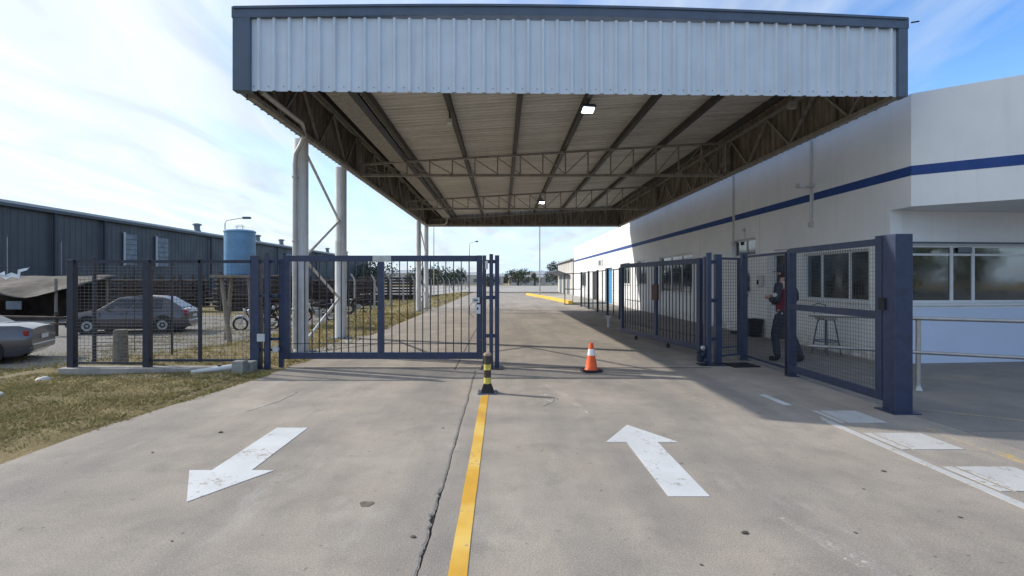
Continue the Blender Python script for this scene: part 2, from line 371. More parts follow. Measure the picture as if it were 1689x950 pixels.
def sheet(name, x0, x1, y0, y1, st, off, mat, wob=0.0):
    mb = MB(); nx_ = int((x1 - x0) / st) + 1; ny_ = int((y1 - y0) / st) + 1
    for j in range(ny_ + 1):
        for i in range(nx_ + 1):
            x = x0 + (x1 - x0) * i / nx_; y = y0 + (y1 - y0) * j / ny_
            ex = 0; ey = 0
            if i in (0, nx_): ex = wob * noise.noise(Vector((x * .3, y * 0.5, 5)))
            if j in (0, ny_): ey = wob * noise.noise(Vector((x * 0.5, y * .3, 2)))
            mb.v.append((x + ex, y + ey, hgt(x + ex, y + ey) + off))
    for j in range(ny_):
        for i in range(nx_): mb.f.append((j*(nx_+1)+i, j*(nx_+1)+i+1, (j+1)*(nx_+1)+i+1, (j+1)*(nx_+1)+i)); mb.mi.append(0)
    return tag(obj(name, mb, mat, smooth=True), kind='structure')
sheet('gravel_lot', -38, -8.6, 12.2, 31, 0.5, 0.03, M_gravel, 1.4)

# ------------------------------------------------------------------ driveway: bed, slabs, paint
drive = obj('driveway', bx((-3.55, -6, -0.09), (16, 66, -0.016)), M_joint); tag(drive, kind='structure')
def jag(p, q, amp, seed, n):
    r = []; p = Vector(p); q = Vector(q); d = (q - p); nn = Vector((-d.y, d.x)).normalized()
    for i in range(n):
        t = i / n; pt = p + d * t
        a_ = 0 if i == 0 else amp * (noise.noise(Vector((pt.x * 2.1 + seed, pt.y * 2.1, seed))) + 0.35 * noise.noise(Vector((pt.x * 14 + seed, pt.y * 14, seed))) + 0.2 * noise.noise(Vector((pt.x * 45 + seed, pt.y * 45, seed))))
        r.append(tuple(pt + nn * a_))
    return r
def slab(x0, x1, y0, y1, gap=0.008, amp=0.004, left=None, mat=None, spall=None):
    g = gap; n = max(3, int((y1 - y0) / 0.022)) if y0 < 10 else 8
    if y0 > 20: n = 2
    poly = []
    poly += jag((x0 + g, y0 + g), (x1 - g, y0 + g), amp, 1.3, max(2, int((x1 - x0) / (0.1 if y0 < 12 else 1))))
    R_ = jag((x1 - g, y0 + g), (x1 - g, y1 - g), -amp, x1 * 3 + 2, n)
    if spall:
        R_ = [(x - spall(y), y) for x, y in R_]
    poly += R_
    poly += jag((x1 - g, y1 - g), (x0 + g, y1 - g), amp, 4.1, max(2, int((x1 - x0) / (0.1 if y0 < 12 else 1))))
    if left:
        m_ = max(4, int((y1 - y0) / 0.12))
        poly += [(left(y1 - (y1 - y0) * i / m_) + 0.045 * noise.noise(Vector((i * .37, y1, 2))) + 0.03 * noise.noise(Vector((i * 1.3, y1, 7))), y1 - g - (y1 - y0 - 2*g) * i / m_) for i in range(m_)]
    else: poly += jag((x0 + g, y1 - g), (x0 + g, y0 + g), amp, x0 * 3 + 2, n)
    o = obj('concrete_slab', MB().prism(poly, -0.034, 0.0), mat or M_conc, drive, bevel=0.0)
    return o
def spall_main(y):        # broken lip of the lengthways joint, near side
    s_ = 0.0
    for c, w_, a_ in ((3.25, 0.14, 0.045), (3.62, 0.10, 0.035), (2.85, 0.12, 0.02), (4.9, 0.2, 0.008)):
        s_ += a_ * math.exp(-((y - c) / w_) ** 2) * max(0.0, 0.35 + 1.1 * noise.noise(Vector((y * 17, 0, 0))) + 0.9 * noise.noise(Vector((y * 48, 3, 0))))
    return s_
slab(-4.2, -0.43, -5.0, 8.78, 0.004, 0.016, left_edge, spall=spall_main)
slab(-0.43, 3.64, -5.0, 8.78, 0.004, 0.016)
slab(3.64, 4.60, -5.0, 8.78, 0.003, 0.016)
YJ = [8.78, 15.2, 23.9, 31, 38, 45.5, 54, 66]
for i in range(len(YJ) - 1):
    y0, y1 = YJ[i], YJ[i + 1]
    slab(-3.6, -0.8, y0, y1, 0.008, 0.006, left_edge)
    slab(-0.8, 2.0, y0, y1, 0.007, 0.006); slab(2.0, 4.60, y0, y1, 0.007, 0.006)
for (x0, x1, y0, y1) in ((4.6, 7.0, -5, 1.6), (4.6, 7.0, 1.6, 5.2), (4.6, 7.0, 5.2, 8.78), (4.6, 7.0, 8.78, 12.6), (4.6, 7.0, 12.6, 18), (4.6, 7.0, 18, 26), (4.6, 7.0, 26, 40), (4.6, 7.0, 40, 66), (7.0, 10.2, -5, 5.2), (7.0, 10.2, 5.2, 9.72), (10.2, 15.9, -5, 9.72)):
    slab(x0, x1, y0, y1, 0.006, 0.005, mat=M_walk)
obj('column_pad', bx((-4.70, 10.3, -0.2), (-3.62, 14.3, -0.006)), M_kerb, drive, bevel=0.01)
obj('column_pad', bx((-4.62, 25.2, -0.2), (-3.62, 29.2, -0.006)), M_kerb, drive, bevel=0.01)
def paint(name, poly, mat, label=None, z=0.004):
    o = obj(name, MB().prism(poly, z - 0.003, z), mat, drive)
    if label: o['label'] = label
    return o
def arrow(xc, yt, yb, ytail, hw, sw):
    return [(xc, yt), (xc + hw, yb), (xc + sw, yb), (xc + sw, ytail), (xc - sw, ytail), (xc - sw, yb), (xc - hw, yb)]
paint('painted_arrow', arrow(-2.135, 3.53, 4.12, 5.31, 0.335, 0.158), M_white_paint, 'white arrow on left lane pointing towards the viewer')
paint('painted_arrow', arrow(1.30, 5.42, 4.84, 3.62, 0.335, 0.145), M_white_paint, 'white arrow on right lane pointing to the gate')
paint('centre_line', jag((-0.275, -4), (-0.275, 6.86), 0.004, 9, 90) + jag((-0.18, 6.86), (-0.18, -4), 0.004, 5, 90), M_yellow_paint, 'yellow centre line ending at the bollard')
paint('edge_line', jag((3.43, -4), (3.43, 5.75), 0.012, 3, 60) + jag((3.51, 5.75), (3.51, -4), 0.012, 8, 60), M_white_worn, 'worn white line along the right lane')
paint('edge_line', [(3.40, 6.28), (3.49, 6.28), (3.47, 6.86), (3.38, 6.86)], M_white_paint, 'short white dash beyond the worn line')
for (x0, x1, y0, y1) in ((3.57, 4.07, 5.50, 6.01), (3.56, 4.11, 4.63, 5.13), (3.55, 4.11, 3.71, 4.20), (3.55, 4.11, 2.8, 3.3), (3.55, 4.11, 1.9, 2.4)):
    for (u0, u1) in ((x0, 3.625), (3.655, x1)):
        paint('painted_square' if u1 > 3.7 else 'painted_square_edge', [(u0, y0), (u1, y0), (u1, y1), (u0, y1)], M_white_worn)
paint('walkway_line', [(4.27, -3), (4.38, -3), (4.38, 5.3), (4.27, 5.3)], M_yellow_faded, 'faded yellow line beside the white squares')
paint('walkway_line', [(4.78, 6.12), (6.9, 4.62), (6.93, 4.66), (4.80, 6.16)], M_yellow_faded, 'thin yellow line running from the big gate post')
M_scuff = paint_mat('pale_scuff', (0.56, 0.53, 0.48), 0.40, (11, 3, 0))
for (p, q, w_) in (((.62, 7.5), (1.02, 5.7), .10), ((-2.75, 7.0), (-2.95, 5.9), .07), ((1.75, 3.3), (1.95, 2.3), .16), ((.55, 6.9), (.5, 6.2), .12), ((2.3, 6.9), (2.55, 6.1), .14)):
    e1 = jag(p, q, .03, p[0], 14); e2 = [(x + w_ * math.sin(math.pi * (i + .5) / 14), y) for i, (x, y) in enumerate(e1)]
    paint('scuff_mark', e1 + e2[::-1], M_scuff, z=0.0035)
# loose bits on the concrete
for k, (x, y, s_) in enumerate(((-2.78, 5.15, .028), (-3.05, 4.55, .016), (1.44, 3.10, .03), (1.05, 2.75, .012), (2.1, 3.1, .014), (-0.52, 3.05, .022), (-0.60, 5.3, .014), (3.0, 4.1, .022), (0.35, 4.6, .01), (2.6, 3.75, .012), (-1.9, 3.0, .01), (0.7, 6.6, .016), (-1.2, 4.9, .009), (2.9, 3.3, .016))):
    s_ *= .62; mb = MB(); mb.lathe([(s_ * .5, 0), (s_, s_ * .15), (s_ * .8, s_ * .4), (s_ * .3, s_ * .55)], n=6)
    for i, v_ in enumerate(mb.v): mb.v[i] = (v_[0] * 1.5 + random.uniform(-.2, .2) * s_, v_[1] + random.uniform(-.3, .3) * s_, v_[2])
    o = obj('pebble', mb, M_trunk, drive, loc=(x, y, 0.002), rz=random.uniform(0, 6))
slabpatch = MB(); slabpatch.prism([(-0.91 + .045 * math.cos(t) * (1 + .2 * math.sin(3 * t)), 3.50 + .05 * math.sin(t) * (1 + .2 * math.cos(2 * t))) for t in [i * math.pi / 8 for i in range(16)]], 0.001, 0.003)
obj('oil_spot', slabpatch, simple('brown_spot', (0.15, 0.12, 0.10), 0.8, var=0.4, scale=25), drive)
sp_ = jag((-0.436, -4), (-0.436, 8.7), -.016, -0.43 * 3 + 2, 420); n_s = len(sp_)
sp_ = [(x - .006 - (spall_main(y) if y < 6 else 0), y) for x, y in sp_]
wd_ = [.012 + .012 * abs(noise.noise(Vector((0, y * 1.7, 3)))) + .006 * noise.noise(Vector((5, y * 19, 3))) for x, y in sp_]
mbj = MB(); mbj.v = [(x, y, .0022) for x, y in sp_] + [(x - w_, y, .0022) for (x, y), w_ in zip(sp_, wd_)]
for i in range(n_s - 1): mbj.f.append((i, i + 1, n_s + i + 1, n_s + i)); mbj.mi.append(0)
obj('joint_sealant', mbj, simple('old_sealant', (.23, .22, .205), .8, var=.35, scale=9, bump=.4), drive)
# dark transverse drainage line at gate track
obj('gate_track', bx((-3.4, 8.955, 0.0005), (3.6, 8.985, 0.006)), M_joint, drive)

sheet('dirt_lot', -40, 60, 66, 150, 6, 0.10, M_dirt)
obj('added_reflection_yard', bx((16.2, -90, -.02), (90, 9.0, 0.0)), simple('worn_asphalt', (.10, .10, .10), .9, var=.2, scale=2)); tag(bpy.data.objects['added_reflection_yard'], kind='structure')  # unseen grey ground, added to replace the grass reflection in the right windows
isl = thing('kerb_island', 'low yellow kerb with bare soil around the tall lamp mast', 'kerb', (0, 0, 0))
kp = [(2.7, 55), (2.95, 51.5), (3.4, 47.5), (4.0, 41), (4.45, 33.8)]
mb = MB()
for (p, q) in zip(kp[:-1], kp[1:]): mb.beam((p[0], p[1], 0.09), (q[0], q[1], 0.09), 0.3, 0.22)
obj('kerb_stone', mb, M_ykerb, isl)
obj('soil', MB().prism([(2.75, 55), (3.0, 51.5), (3.45, 47.5), (4.1, 41), (4.55, 33.9), (6.9, 34), (6.9, 55)], 0.005, 0.10), M_dirt, isl)

# ------------------------------------------------------------------ grass blades, stones
rg = random.Random(3)
def grass(name, n, xr, yr, hmin, hmax, dens):
    mb = MB(); k = 0
    while k < n:
        
        if k % 7 == 0: tx, ty, th = rg.uniform(*xr), rg.uniform(*yr), rg.uniform(.6, 1.7)
        x = tx + rg.gauss(0, .018); y = ty + rg.gauss(0, .018)
        if x > left_edge(y) + 0.06 * noise.noise(Vector((y * 2.2, 8, 0))) + 0.09 * rg.random() - 0.03: k += 1; continue
        if rg.random() > dens(x, y): k += 1; continue
        z = (max(hgt(x, y), -0.9) if x < left_edge(y) - 0.05 else -0.004) - 0.004; t = rg.uniform(0, 6.28); h = rg.uniform(hmin, hmax) * th; w = rg.uniform(.0022, .0045) * (1 + y / 9)
        cx, cy = math.cos(t) * w, math.sin(t) * w; lx, ly = rg.gauss(0, h * .8), rg.gauss(0, h * .8)
        mb.add([(x - cx, y - cy, z), (x + cx, y + cy, z), (x + lx, y + ly, z + h)], [(0, 1, 2)]); k += 1
    tag(obj(name, mb, M_grassb, fix=False), kind='stuff'); return
def dn(x, y): return 0.12 + 1.1 * max(0, noise.noise(Vector((x * 0.9, y * 1.3, 1))) + 0.7 * noise.noise(Vector((x * 3.1, y * 3.1, 4))) + 0.40)
grass('grass', 300000, (-9.5, -3.6), (2.8, 8.75), .008, .030, dn)
grass('grass', 70000, (-13, -3.6), (9.0, 24), .03, .09, dn)
grass('grass', 25000, (-16, -3.4), (24, 60), .05, .14, dn)
bpy.data.objects['grass']['label'] = 'short dry grass on the verge in front of the mesh fence'
bpy.data.objects['grass']['category'] = 'grass'
bpy.data.objects['grass.001']['label'] = 'patchy short grass behind the left gate'; bpy.data.objects['grass.001']['category'] = 'grass'
bpy.data.objects['grass.002']['label'] = 'rough grass along the far left of the driveway'; bpy.data.objects['grass.002']['category'] = 'grass'
def rock(r, seed, fl=0.7):
    bm = bmesh.new(); bmesh.ops.create_icosphere(bm, subdivisions=2, radius=r)
    for v_ in bm.verts:
        v_.co *= 1 + 0.35 * noise.noise(v_.co * (1.6 / r) + Vector((seed, 0, 0))); v_.co.z *= fl
    me = bpy.data.meshes.new('stone'); bm.to_mesh(me); bm.free(); me.materials.append(M_stone); return me
for (x, y, r, lb) in ((-7.35, 8.35, .115, 'pale stone lying at the left end of the concrete footing'), (-6.5, 6.72, .07, 'flat pale stone in the grass of the verge'), (-7.55, 7.75, .05, 'small pale stone at the left edge of the verge')):
    o = link('stone', rock(r, x, .55), None, (x, y, hgt(x, y) + r * .3), rz=x); tag(o, lb, 'stone')

rg2 = random.Random(5); mb = MB()
for _ in range(900):
    x = rg2.uniform(-7.6, -4.1); y = 8.62 - abs(rg2.gauss(0, .30)); r_ = rg2.uniform(.006, .022)
    if x > left_edge(y) - .05: continue
    z = hgt(x, y); a0 = rg2.uniform(0, 6); o_ = len(mb.v)
    for k in range(5): t_ = a0 + k * 1.257; mb.v.append((x + r_ * math.cos(t_) * rg2.uniform(.8, 1.2), y + r_ * math.sin(t_), z - .003))
    mb.v.append((x, y, z + r_ * .7))
    for k in range(5): mb.f.append((o_ + k, o_ + (k + 1) % 5, o_ + 5)); mb.mi.append(0)
tag(obj('gravel', mb, M_stone, fix=False), 'loose pale gravel along the foot of the mesh fence footing', 'gravel', kind='stuff')

# ------------------------------------------------------------------ canopy
XL, XR, YF, YB, ZB = -4.17, 6.50, 8.32, 28.7, 4.47
def yf(x): return 8.16 + (x - XL) / (XR - XL) * 0.27
ZT_L, ZT_R = 5.79, 5.80
can = thing('canopy', 'large steel canopy with pale ribbed fascia over the gate lanes', 'canopy', (0, 0, 0))
def ribs_profile(width, nrib, depth=0.034, base=0.055, top=0.028, th=0.003, shallow=True):
    pitch = width / nrib; f = [(0, 0)]
    for i in range(nrib):
        c = pitch * (i + 0.5)
        f += [(c - base / 2, 0), (c - top / 2, -depth), (c + top / 2, -depth), (c + base / 2, 0)]
    f.append((width, 0)); b = [(x, y + th) for x, y in reversed(f)]
    return f, b
def sheet_mesh(name, width, length, nrib, mats, topfun=None, **k):
    """ribbed sheet: ribs run along z, front is -y; back faces use material 1"""
    f, b = ribs_profile(width, nrib, **k); poly = f + b; n = len(poly); nf = len(f)
    mb = MB(); vs = [(x, y, 0) for x, y in poly] + [(x, y, (topfun(x) if topfun else length)) for x, y in poly]
    o = 0; mb.v = vs
    for i in range(n):
        j = (i + 1) % n; mb.f.append((i, j, n + j, n + i)); mb.mi.append(0 if i < nf - 1 else 1)
    for i in range(nf - 1):
        a0, a1, b1, b0 = i, i + 1, n - 2 - i, n - 1 - i
        mb.f.append((a0, b0, b1, a1)); mb.mi.append(0); mb.f.append((n + a0, n + a1, n + b1, n + b0)); mb.mi.append(0)
    return mb.mesh(name, mats, fix=True)
W_in = (XR - 0.13) - (XL + 0.25); ns = 11; sw = W_in / ns
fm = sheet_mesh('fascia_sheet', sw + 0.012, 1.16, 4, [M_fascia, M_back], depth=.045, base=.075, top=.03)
for i in range(ns):
    xa = XL + 0.25 + i * sw; link('fascia_sheet', fm, can, (xa, yf(xa) + (0.004 if i % 2 else 0), ZB), math.atan2(.27, XR - XL))
def ztop(x): return 5.76 - .04 * (x - XL) / (XR - XL) + 0.11 * math.sin(min(1, (x - XL) / (XR - XL) * 1.0) * math.pi)
N = 14
mb = MB()
for i in range(N):
    xa = XL - 0.03 + (XR - XL + 0.06) * i / N; xb = XL - 0.03 + (XR - XL + 0.06) * (i + 1) / N
    za, zb = ztop(xa), ztop(xb)
    ya_, yb_ = yf(xa), yf(xb); mb.add([(xa, ya_ - .065, za - .17), (xb, yb_ - .065, zb - .17), (xb, yb_ - .065, zb), (xa, ya_ - .065, za), (xa, ya_ + .25, za - .17), (xb, yb_ + .25, zb - .17), (xb, yb_ + .25, zb), (xa, ya_ + .25, za)],
           [(0, 1, 2, 3), (7, 6, 5, 4), (3, 2, 6, 7), (0, 4, 5, 1)] + ([(0, 3, 7, 4)] if i == 0 else []) + ([(1, 5, 6, 2)] if i == N - 1 else []))
obj('top_trim', mb, M_trim, can)
mb = MB()
for i in range(N):
    xa = XL + (XR - XL) * i / N; xb = XL + (XR - XL) * (i + 1) / N
    mb.beam((xa, yf(xa) - .077, ztop(xa) - .02), (xb, yf(xb) - .077, ztop(xb) - .02), 0.02, 0.035)
obj('drip_edge', mb, M_trim, can)
obj('corner_trim', bx((XL - 0.02, yf(XL) - .058, ZB - .01), (XL + 0.25, yf(XL) + .10, 5.62)), M_trim, can, bevel=0.004)
obj('corner_trim', bx((XR - 0.13, yf(XR) - .060, ZB - .01), (XR + 0.02, yf(XR) + .10, 5.58)), M_trim, can, bevel=0.004)
# side and rear cladding
nside = 20; slen = (YB - YF - 0.12) / nside
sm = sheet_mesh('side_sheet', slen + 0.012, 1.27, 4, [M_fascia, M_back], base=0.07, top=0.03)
for i in range(nside):
    link('side_sheet', sm, can, (XL + (.004 if i % 2 else 0), YF + 0.12 + (i + 1) * slen, ZB), R(-90))
    link('side_sheet', sm, can, (XR - (.004 if i % 2 else 0), YF + 0.12 + i * slen, ZB), R(90))
nr = 10; rl = (XR - XL - .1) / nr
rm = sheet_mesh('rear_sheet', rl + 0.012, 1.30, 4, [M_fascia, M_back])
for xc_ in (XL - .03, XR - .09): obj('corner_flashing', bx((xc_, YB - .10, ZB - .02), (xc_ + .12, YB + .045, 5.735)), M_back, can)
for i in range(nr): link('rear_sheet', rm, can, (XL + .05 + (i + 1) * rl, YB + (.004 if i % 2 else 0), ZB), R(180))
obj('end_flashing', bx((XL + .001, yf(XL) + .10, ZB), (XL + .012, YF + .16, 5.72)), M_fascia, can)
obj('side_cap', bx((XL - .06, YF + .26, 5.74), (XL + .12, YB + .05, 5.83)), M_trim, can)
obj('side_cap', bx((XR - .12, YF + .26, 5.74), (XR + .06, YB + .05, 5.83)), M_trim, can)
obj('rear_cap', bx((XL + .13, YB - .12, 5.74), (XR - .13, YB + .05, 5.83)), M_trim, can)
# roof sheets (ribs run across the lanes), falling to the left
def zroof(x): return 4.95 + (x + 4.0) / 10.4 * 0.62
ang = math.atan2(0.62, 10.4)
nroof = 20; rw = (YB - YF - .3) / nroof; Lr = (XR - XL - 1.47) / math.cos(ang)
rsm = sheet_mesh('roof_sheet', rw + 0.012, Lr, 5, [M_fascia, M_under], depth=0.03, base=0.10, top=0.05)
for i in range(nroof):
    # local x -> world -y? build a matrix: ribs run along local z -> world +x (rising), local x -> world y, local -y (front) -> up
    o = link('roof_sheet', rsm, can)
    zx = Vector((math.cos(ang), 0, math.sin(ang))); xx = Vector((0, 1, 0)); yy = zx.cross(xx)
    mat = Matrix((xx, yy, zx)).transposed()
    if yy.z > 0: # want local -y up
        xx = Vector((0, -1, 0)); yy = zx.cross(xx); mat = Matrix((xx, yy, zx)).transposed()
        y0 = YF + .15 + (i + 1) * rw
    else: y0 = YF + .15 + i * rw
    o.rotation_euler = mat.to_euler(); x0 = XL + 1.44
    o.location = (x0, y0, zroof(x0) + 0.06 + (0.004 if i % 2 else 0))
# purlins
obj('closure_strip', bx((XR - .058, YF + .2, 5.452), (XR - .046, YB - .12, 5.737)), M_back, can)
mbs = MB()
for i in range(44):
    xr_ = XL + .25 + sw * (i + .06) / 4 + .02; mbs.lathe([(.009, -.012), (.007, -.02)], (xr_, yf(xr_) - .004, ZB + .07), 6, axis='y')
tag(obj('screw_row', mbs, M_trim, can), kind='stuff')
for x in (-2.55, -1.07, 0.36, 1.76, 3.22, 4.62, 6.08):
    z = zroof(x); obj('purlin', bx((x - .05, yf(x) + .10, z - .10), (x + .05, YB - .1, z + .045)), M_purlin, can)
# box gutter on the left
mb = MB(); zg = zroof(-2.95)
mb.box((-3.17, YF + .12, zg - .14), (-3.155, YB - .6, zg + .06)); mb.box((-2.785, YF + .12, zg - .14), (-2.77, YB - .6, zg + .06)); mb.box((-3.155, YF + .12, zg - .14), (-2.785, YB - .6, zg - .125))
obj('gutter', mb, M_truss, can)
obj('gutter_beam', bx((-3.42, YF + .12, zg - .08), (-3.34, YB - .1, zg + .05)), M_purlin, can)
obj('soffit_sheet', bx((-4.12, YF + .12, 5.69), (-3.10, YB - .06, 5.705)), M_back, can)
obj('gutter_apron', bx((-3.19, YF + .12, zg + .07), (-3.175, YB - .06, 5.688)), M_back, can)
obj('apron_flashing', bx((-3.172, YF + .12, 5.60), (-2.70, YB - .06, 5.612)), M_back, can)
obj('apron_upstand', bx((-2.735, YF + .12, zroof(-2.72) + .115), (-2.72, YB - .06, 5.598)), M_back, can)
# cross trusses
def truss(y, xa, xb, zc, dz, nb, name='truss'):
    t = link(name, None, can)
    obj('bottom_chord', bx((xa, y - .04, zc), (xb, y + .04, zc + .07)), M_truss, t)
    obj('top_chord', MB().beam((xa, y, dz(xa) - .13), (xb, y, dz(xb) - .13), .07, .06), M_truss, t)
    for i in range(nb + 1):
        x = xa + (xb - xa) * i / nb; x = min(max(x, xa + .02), xb - .02)
        obj('strut', MB().beam((x, y, zc + .07), (x, y, dz(x) - .16), .034), M_truss, t)
        if i < nb:
            x2 = xa + (xb - xa) * (i + 1) / nb
            if (x + x2) / 2 < 1.7: p, q = (x, y + .012, dz(x) - .17), (x2, y + .012, zc + .08)
            else: p, q = (x, y + .012, zc + .08), (x2, y + .012, dz(x2) - .17)
            obj('diagonal', MB().beam(p, q, .026), M_truss, t)
    return t
for y in (14.88, 21.8): truss(y, -4.0, 6.33, ZB + .0, zroof, 16)
truss(YB - .18, -4.0, 6.33, ZB + .02, lambda x: zroof(x), 16)
# side trusses
for sx, xx_ in ((-1, XL + .10), (1, XR - .10)):
    t = link('side_truss', None, can)
    top = 5.52 if sx < 0 else 5.38
    obj('bottom_chord', bx((xx_ - .05, YF + .12, ZB - .02), (xx_ + .05, YB - .1, ZB + .06)), M_truss, t)
    obj('top_chord', bx((xx_ - .04, YF + .26, top), (xx_ + .04, YB - .26, top + .07)), M_truss, t)
    ny = 20
    for i in range(ny):
        y0 = YF + .3 + (YB - YF - .6) * i / ny; y1 = YF + .3 + (YB - YF - .6) * (i + 1) / ny
        p, q = ((xx_, y0, ZB + .06), (xx_, y1, top)) if i % 2 else ((xx_, y0, top), (xx_, y1, ZB + .06))
        obj('diagonal', MB().beam(p, q, .045), M_truss, t)
    for y in (14.7, 21.6): obj('end_post', bx((xx_ - .06 - sx * .02, y, ZB + .07), (xx_ + .06 - sx * .02, y + .14, top - .01)), M_truss, t)
# wall brackets on the building side
for y in (14.88, 21.8, 28.2): obj('wall_bracket', bx((XR + .003, y - .03, 4.74), (6.985, y + .03, 4.80)), M_truss, can)
# columns with zigzag bracing
def column_pair(y1, y2, r, x=-4.15):
    for y in (y1, y2):
        mb = MB(); mb.lathe([(r, 0), (r, 1.05), (r * 1.015, 1.06), (r * 1.015, 1.075), (r, 1.085), (r, 2.5), (r * 1.015, 2.51), (r * 1.015, 2.53), (r, 2.54), (r, 4.46)], (0, 0, 0), 28)
        col = obj('column', mb, M_column, can, smooth=True, loc=(x, y, 0.0))
        obj('base_plate', bx((-.24, -.24, -.004), (.24, .24, .016)), M_trim, col)
        mb = MB()
        for i in range(8):
            t = i * math.pi / 4; mb.lathe([(.012, .016), (.012, .045), (.004, .05)], (.19 * math.cos(t), .19 * math.sin(t), 0), 6)
        obj('anchor_bolts', mb, M_trim, col)
    zs = [4.25, 3.05, 1.75, 0.55]; zs = [4.3, 2.55, 1.3, 0.12]
    pts = [(y1 + .13, 4.30), (y2 - .13, 2.75), (y1 + .13, 1.95), (y2 - .13, 1.35), (y1 + .13, .12)]
    pts = [(y1 + .14, 4.32), (y2 - .14, 3.05), (y1 + .14, 1.98), (y2 - .14, 1.05), (y1 + .14, .15)]
    for p, q in zip(pts[:-1], pts[1:]): obj('brace', MB().tube([(x, p[0], p[1]), (x, q[0], q[1])], .032, 8), M_column, can, smooth=True)
column_pair(10.95, 13.65, .148, -4.22); column_pair(25.8, 28.4, .125, -4.13)
# downpipe running down the first column, with its elbow
obj('downpipe', MB().tube([(-4.02, 8.7, 4.66), (-4.02, 10.45, 4.66), (-4.05, 10.62, 4.60), (-4.06, 10.70, 4.45), (-4.12, 10.70, 4.3), (-4.24, 10.72, 4.1), (-4.26, 10.73, 3.9), (-4.26, 10.73, .1)], .050, 12), M_pvc, can, smooth=True)
for z in (3.62, 2.3, .9): obj('pipe_clip', MB().lathe([(.06, z), (.066, z + .005), (.066, z + .03), (.06, z + .035)], (-4.26, 10.73, 0), 14), M_pvc, can)
obj('downpipe', MB().tube([(-2.97, 28.0, 4.86), (-2.97, 28.0, 4.62), (-3.1, 28.0, 4.52), (-4.0, 28.0, 4.50)], .05, 10), M_pvc, can, smooth=True)
# camera box on purlin and junction, floodlights
o = thing('security_camera', 'small box camera clamped to the second purlin', 'camera', (-1.10, 10.95, 4.96))
obj('housing', bx((-.05, -.10, -.17), (.05, .08, -.08)), M_box, o, bevel=.008); obj('bracket', bx((-.015, -.015, -.08), (.015, .015, .08)), M_purlin, o)
for (x, y, lb) in ((1.78, 10.8, 'lit square floodlight under the canopy roof nearest the front'), (1.80, 23.6, 'small lit floodlight far back under the canopy roof')):
    z = zroof(x) - .24
    o = thing('floodlight', lb, 'floodlight', (x, y, z), 0, 'floodlights under the canopy')
    hd = obj('housing', MB().cbox((0, 0, 0), (.30, .24, .05)), M_trim, o, bevel=.01, rot=(R(-24), 0, R(8)))
    obj('lens', MB().cbox((0, -.0, -.028), (.235, .165, .008)), M_led, o, rot=(R(-24), 0, R(8)))
    obj('yoke', MB().beam((-.14, 0, .02), (-.14, 0, .10), .015).beam((.14, 0, .02), (.14, 0, .10), .015).beam((-.15, 0, .10), (.15, 0, .10), .015).beam((0, 0, .10), (0, 0, .16), .03), M_trim, o)
# conduit running along the third purlin
obj('conduit', MB().tube([(1.85, YF + .2, zroof(1.85) - .03), (1.85, 23.5, zroof(1.85) - .03)], .012, 6), M_truss, can)
for y in (9.4,): obj('junction_box', bx((5.2, y, 4.62), (5.32, y + .1, 4.74)), M_truss, can)

# ------------------------------------------------------------------ white building on the right
bld = thing('guard_building', 'long white single storey building with blue stripe along the right', 'building', (0, 0, 0))
XW = 7.0
def wall_panel(u0, u1, z0, z1, holes, place, thick, name, mat, label=None):
    us = sorted(set([u0, u1] + [h[0] for h in holes] + [h[1] for h in holes])); zs = sorted(set([z0, z1] + [h[2] for h in holes] + [h[3] for h in holes]))
    us = [u for u in us if u0 <= u <= u1]; zs = [z for z in zs if z0 <= z <= z1]
    inh = lambda u, z: any(h[0] < u < h[1] and h[2] < z < h[3] for h in holes)
    mb = MB()
    def q(a, b, c, d): mb.add([place(*a), place(*b), place(*c), place(*d)], [(0, 1, 2, 3)])
    for i in range(len(us) - 1):
        for j in range(len(zs) - 1):
            um, zm = (us[i] + us[i+1]) / 2, (zs[j] + zs[j+1]) / 2
            if inh(um, zm): continue
            for t in (0, thick): q((us[i], t, zs[j]), (us[i+1], t, zs[j]), (us[i+1], t, zs[j+1]), (us[i], t, zs[j+1]))
            for (cu, cz, e) in ((us[i] - 1e-4, zm, 'l'), (us[i+1] + 1e-4, zm, 'r'), (um, zs[j] - 1e-4, 'b'), (um, zs[j+1] + 1e-4, 't')):
                outside = not (u0 < cu < u1 and z0 < cz < z1)
                if outside or inh(cu, cz):
                    if e == 'l': q((us[i], 0, zs[j]), (us[i], thick, zs[j]), (us[i], thick, zs[j+1]), (us[i], 0, zs[j+1]))
                    if e == 'r': q((us[i+1], 0, zs[j]), (us[i+1], thick, zs[j]), (us[i+1], thick, zs[j+1]), (us[i+1], 0, zs[j+1]))
                    if e == 'b': q((us[i], 0, zs[j]), (us[i+1], 0, zs[j]), (us[i+1], thick, zs[j]), (us[i], thick, zs[j]))
                    if e == 't': q((us[i], 0, zs[j+1]), (us[i+1], 0, zs[j+1]), (us[i+1], thick, zs[j+1]), (us[i], thick, zs[j+1]))
    m_ = mb.mesh(name, mat, fix=False)
    b = bmesh.new(); b.from_mesh(m_); bmesh.ops.remove_doubles(b, verts=b.verts, dist=1e-4); bmesh.ops.recalc_face_normals(b, faces=b.faces); b.to_mesh(m_); b.free()
    o = link(name, m_, bld)
    if label: o['label'] = label
    return o
P_main = lambda u, t, z: (XW + t, u, z)
holes = [(9.95, 12.15, 1.08, 2.12), (12.55, 13.45, 0.0, 2.14), (14.4, 15.85, 2.2, 2.70), (19.2, 23.2, 1.0, 2.53), (25.2, 27.0, 1.3, 2.5), (28.6, 30.4, 1.3, 2.5), (33.2, 35.4, 0.02, 2.35), (38.4, 40.2, 0.02, 2.2), (43.5, 46.5, 1.0, 2.2)]
holes = [(a, b, max(c, 0.0), d) for a, b, c, d in holes]
